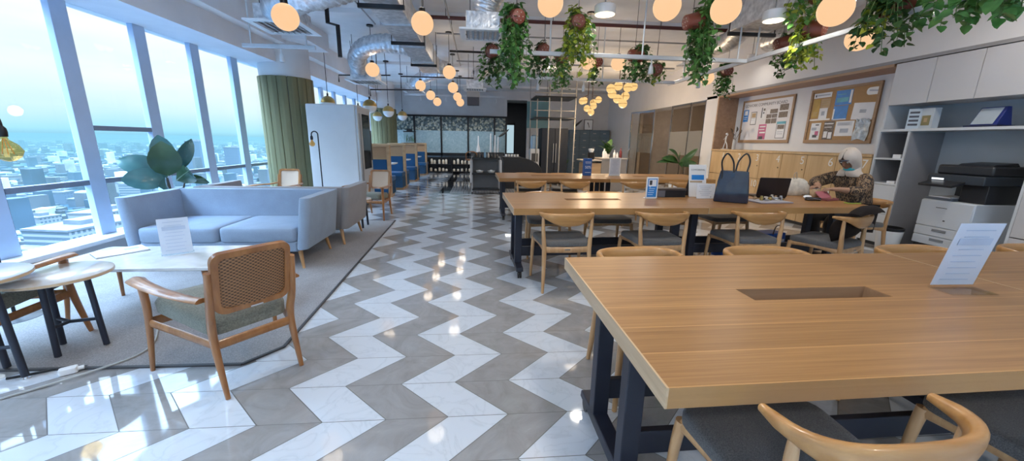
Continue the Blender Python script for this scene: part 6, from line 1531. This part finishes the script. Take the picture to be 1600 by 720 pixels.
rail((.23, 7.0, 2.42), (3.50, 7.0, 2.42), 'white plant rail crossing over the third table', (.25, .5), (.28, .6))
rail((-2.6, 14.6, 2.9), (1.0, 14.6, 2.9), 'added white track with spots brightening the patterned far glazing', (.15, .4, .65, .9), (.1, .5, .95))
for x in (-2.06, -1.16, -.26, .64):  # track and spots added to brighten the far glazing
    l = bpy.data.lights.new('added_track_spot', 'SPOT'); l.energy = 26; l.spot_size = 1.6; l.spot_blend = .7; l.color = (.95, .97, 1.0); l.shadow_soft_size = .04
    lo = bpy.data.objects.new('added_track_spot', l); C.objects.link(lo); lo.location = (x, 14.6, 2.68); lo.rotation_euler = (math.radians(34), 0, 0)
rail((3.62, 2.2, 2.45), (3.62, 7.4, 2.45), 'white plant rail running towards the camera by the short duct', (.8,), (.2, .55, .9))
# ---- hanging pots lying on their sides with trailing vines
def leaf(mb, p, d, n, s):
    """heart-shaped blade: tip direction d, normal n"""
    d = d.normalized(); sd = d.cross(n).normalized(); up = sd.cross(d)
    pts = [(0, 0), (.34, .10), (.42, .38), (.24, .75), (0, 1.0), (-.24, .75), (-.42, .38), (-.34, .10)]
    vs = [mb._v(p + sd * x * s + d * y * s + up * (.12 * s * (abs(x) * 2)) - up * .10 * s * y * y) for x, y in pts]
    cv = mb._v(p + d * .42 * s - up * .03 * s)
    for i in range(8): mb.bm.faces.new((vs[i], vs[(i + 1) % 8], cv))
def hanging_pot(x, y, z, label, rzv, length, spread, mats, nv=22, seed=0, pitch=0.15, lsize=.062, up=.12):
    rr = random.Random(seed); t = thing('hanging_plant', label, 'plant', (x, y, z), 0, 'trailing plants in terracotta pots overhead')
    Rp = Matrix.Rotation(rzv, 3, 'Z') @ Euler((PI / 2 * -1 + pitch, 0, 0)).to_matrix()     # pot axis turned to lie along +Y, mouth away
    pot = MB(); prof = [(.068, -.085), (.075, -.08), (.096, .06), (.104, .06), (.106, .09), (.098, .09), (.09, .05)]
    pot.loft([[Rp @ V((r * math.cos(2 * PI * k / 24), r * math.sin(2 * PI * k / 24), h)) for k in range(24)] for r, h in prof])
    po = pot.build('pot', M_pot, t, smooth=40)
    hl = MB()
    for k in range(6):
        a = 2 * PI * k / 6; c = Rp @ V((.045 * math.cos(a), .045 * math.sin(a), -.0855)); hl.sphere(c, .0062, 8, 6)
    hl.sphere(Rp @ V((0, 0, -.0855)), .0062, 8, 6); hl.build('drain_hole', plain('drain_pale', (.55, .45, .38), .6), po)
    mouth = Rp @ V((0, 0, .08)); ms = [MB() for _ in mats]; vn = MB()
    for v in range(nv):
        a = rr.uniform(0, 2 * PI); sp = spread * math.sqrt(rr.random()); L = length * rr.uniform(.45, 1.0)
        st = mouth + Rp @ V((rr.uniform(-.06, .06), rr.uniform(-.06, .06), rr.uniform(-.01, .03)))
        k1 = st + V((sp * .5 * math.cos(a), sp * .5 * math.sin(a), rr.uniform(.02, up)))
        k2 = st + V((sp * math.cos(a), sp * math.sin(a), -L * .45)); k3 = st + V((sp * 1.05 * math.cos(a) + rr.uniform(-.04, .04), sp * 1.05 * math.sin(a), -L))
        P = spline([st, k1, k2, k3], 7); vn.tube(P, .0028, 4)
        n = max(9, int(L / .021) + 5); mi = rr.choices(range(len(mats)), [4, 2, 1][:len(mats)])[0]
        for q in range(n):
            u = (q + rr.random()) / n; p = P[min(int(u * (len(P) - 1)), len(P) - 1)]
            b_ = rr.uniform(0, 2 * PI); d = V((math.cos(b_), math.sin(b_), rr.uniform(-1.3, .1))); nn = V((rr.uniform(-.5, .5), rr.uniform(-.5, .5), 1))
            leaf(ms[mi], p + d.normalized() * .015, d, nn, lsize * rr.uniform(.7, 1.25))
    vn.build('vine', plain('vine_green', (.10, .16, .04), .6), t)
    for m, mt in zip(ms, mats):
        if len(m.bm.faces): m.build('foliage', mt, t, smooth=80)
        else: m.bm.free()
    MB().cyl((0, 0, .09), (0, 0, CEIL - z), .0035, n=6).tube([Rp @ V((.1, 0, .05)), (0, 0, .14), Rp @ V((-.1, 0, .05))], .003, 5).build('hanging_wire', M_rope, t)
G1, G2, G3 = [M_leafA, M_leafC], [M_leafA, M_leafB], [M_leafC, M_leafA]
hanging_pot(.43, 4.65, 2.69, 'bushy trailing plant whose spotted pot bottom shows beside the first foil diffuser', .25, .72, .17, G1, 34, 1)
hanging_pot(.95, 5.85, 2.62, 'small trailing plant behind the bushy first one, little of its pot showing', .1, .42, .14, G3, 14, 2)
hanging_pot(.22, 6.2, 2.66, 'dark trailing plant at the end of the rails near the loudspeaker', .1, .50, .15, G3, 16, 3)
hanging_pot(1.20, 4.93, 2.75, 'trailing plant with glossy dotted pot and lime tips over the middle table', -.15, .60, .20, [M_leafB, M_leafA, M_leafA], 30, 4)
hanging_pot(1.44, 6.9, 2.74, 'trailing plant with a dark spotted pot next to the far drum pendant', .1, .55, .16, G1, 18, 5)
hanging_pot(2.38, 4.46, 2.67, 'dense trailing plant over the tables with its pot tipped aside', -1.5, .68, .19, G1, 34, 6)
hanging_pot(2.22, 5.65, 2.56, 'dark trailing plant with tilted pot on the nearer rail', -1.4, .36, .20, G3, 20, 7)
hanging_pot(2.05, 6.9, 2.70, 'trailing plant with dotted red pot between the two round globes', .1, .42, .14, G1, 14, 8)
hanging_pot(2.85, 6.3, 2.50, 'small trailing plant with yellowish tips at the rail corner', -.4, .25, .14, G2, 10, 9)
hanging_pot(3.72, 4.28, 2.60, 'lime and green trailing plant with orange-dotted pot beside the largest globe', .5, .38, .15, [M_leafB, M_leafA], 28, 10)
hanging_pot(3.48, 3.98, 2.86, 'broad green plant spreading above the lime one under the short duct', .1, .25, .26, [M_leafA, M_leafB], 24, 11)
hanging_pot(4.22, 5.4, 2.73, 'dark trailing plant with plain pot in front of the bulkhead', -1.6, .46, .12, G3, 16, 12)
hanging_pot(4.18, 6.5, 2.56, 'narrow dark trailing plant hanging lowest beside the small drum pendant', -.3, .42, .12, G3, 18, 13)
hanging_pot(3.58, 3.30, 2.53, 'dark trailing plant with shadowed pot in front of the lower globe', 1.3, .36, .17, [M_leafC, M_leafB], 24, 14)
hanging_pot(3.78, 2.85, 2.66, 'bright green trailing plant high against the bulkhead, cut by the frame', .2, .40, .30, [M_leafA], 30, 15, lsize=.085)
hanging_pot(2.55, 4.15, 2.90, 'green plant at the frame edge above the dense trailing one', .1, .30, .16, [M_leafA], 18, 16)
# ================================================================== LIGHT, SKY, CAMERA
w = bpy.data.worlds.new('World'); bpy.context.scene.world = w; w.use_nodes = True
nt = w.node_tree; bg = nt.nodes['Background']
tc = nt.nodes.new('ShaderNodeTexCoord'); sp = nt.nodes.new('ShaderNodeSeparateXYZ'); nt.links.new(tc.outputs['Generated'], sp.inputs[0])
r = nt.nodes.new('ShaderNodeValToRGB'); e = r.color_ramp.elements
stops = [(0.0, (.05, .12, .20)), (.497, (.16, .36, .52)), (.503, (.27, .55, .66)), (.522, (.48, .64, .67)), (.55, (.61, .67, .68)), (.60, (.655, .69, .69)), (.66, (.65, .69, .69)), (.72, (.48, .66, .86)), (1.0, (.38, .62, 1.0))]
set_stops(e, stops)
ma = tex(nt, 'ShaderNodeMath', operation='MULTIPLY_ADD'); ma.inputs[1].default_value = .5; ma.inputs[2].default_value = .5
nt.links.new(sp.outputs[2], ma.inputs[0]); nt.links.new(ma.outputs[0], r.inputs['Fac'])
# soft cloud streaks and an overcast sky that brightens towards the zenith
nz = tex(nt, 'ShaderNodeTexNoise', Scale=3.0, Detail=5.0); mp = nt.nodes.new('ShaderNodeMapping'); mp.inputs['Scale'].default_value = (1, 1, 4); nt.links.new(tc.outputs['Generated'], mp.inputs[0]); nt.links.new(mp.outputs[0], nz.inputs['Vector'])
mx = tex(nt, 'ShaderNodeMix', data_type='RGBA', blend_type='MULTIPLY'); mx.inputs['Factor'].default_value = 1; nt.links.new(r.outputs[0], mx.inputs[6]); nt.links.new(ramp(nt, nz.outputs['Fac'], [(.40, (.90, .97, 1.0)), (.62, (1.03, 1.01, 1.0))]), mx.inputs[7])
mr = nt.nodes.new('ShaderNodeMapRange'); mr.inputs['From Min'].default_value = .34; mr.inputs['From Max'].default_value = .80; mr.inputs['To Min'].default_value = 1.0; mr.inputs['To Max'].default_value = 24.0
nt.links.new(sp.outputs[2], mr.inputs['Value']); nt.links.new(mx.outputs[2], bg.inputs['Color']); nt.links.new(mr.outputs[0], bg.inputs['Strength'])
def portal(loc, rot, sx, sy):
    l = bpy.data.lights.new('window_portal', 'AREA'); l.shape = 'RECTANGLE'; l.size = sx; l.size_y = sy; l.cycles.is_portal = True
    o = bpy.data.objects.new('window_portal', l); C.objects.link(o); o.location = loc; o.rotation_euler = rot
portal((-4.32, 6.2, 1.45), (0, -PI / 2, 0), 2.4, 20.4)
portal((.6, -4.12, 1.55), (PI / 2, 0, 0), 9.6, 2.4)
# warm light inside the glazed meeting room
l = bpy.data.lights.new('meeting_room_lamp', 'AREA'); l.size = 1.0; l.energy = 24; l.color = (1, .86, .70); o = bpy.data.objects.new('meeting_room_lamp', l); C.objects.link(o); o.location = (7.3, 11.5, 3.2)
l = bpy.data.lights.new('corridor_lamp', 'AREA'); l.size = .6; l.energy = 10; o = bpy.data.objects.new('corridor_lamp', l); C.objects.link(o); o.location = (1.6, 18.5, 3.2)
# camera
cam = bpy.data.cameras.new('camera'); cam.sensor_width = 36; cam.lens = 592.72 * 36 / 1600; cam.clip_end = 20000; cam.clip_start = .05
co = bpy.data.objects.new('camera', cam); C.objects.link(co)
p_, ya, ro = .2309, .0904, .0178
F = V((math.sin(ya) * math.cos(p_), math.cos(ya) * math.cos(p_), -math.sin(p_))); Rr = V((math.cos(ya), -math.sin(ya), 0)); U = Rr.cross(F)
R2 = Rr * math.cos(ro) + U * math.sin(ro); U2 = U * math.cos(ro) - Rr * math.sin(ro)
co.matrix_world = Matrix(((R2.x, U2.x, -F.x, 0), (R2.y, U2.y, -F.y, 0), (R2.z, U2.z, -F.z, H), (0, 0, 0, 1)))
sc = bpy.context.scene; sc.camera = co
sc.view_settings.view_transform = 'Standard'; sc.view_settings.look = 'None'; sc.view_settings.gamma = 1.0; sc.view_settings.use_curve_mapping = False
sc.view_settings.exposure = 0.68
sc.cycles.use_denoising = True; sc.cycles.max_bounces = 8; sc.cycles.diffuse_bounces = 4; sc.cycles.transparent_max_bounces = 16; sc.cycles.sample_clamp_indirect = 6.0
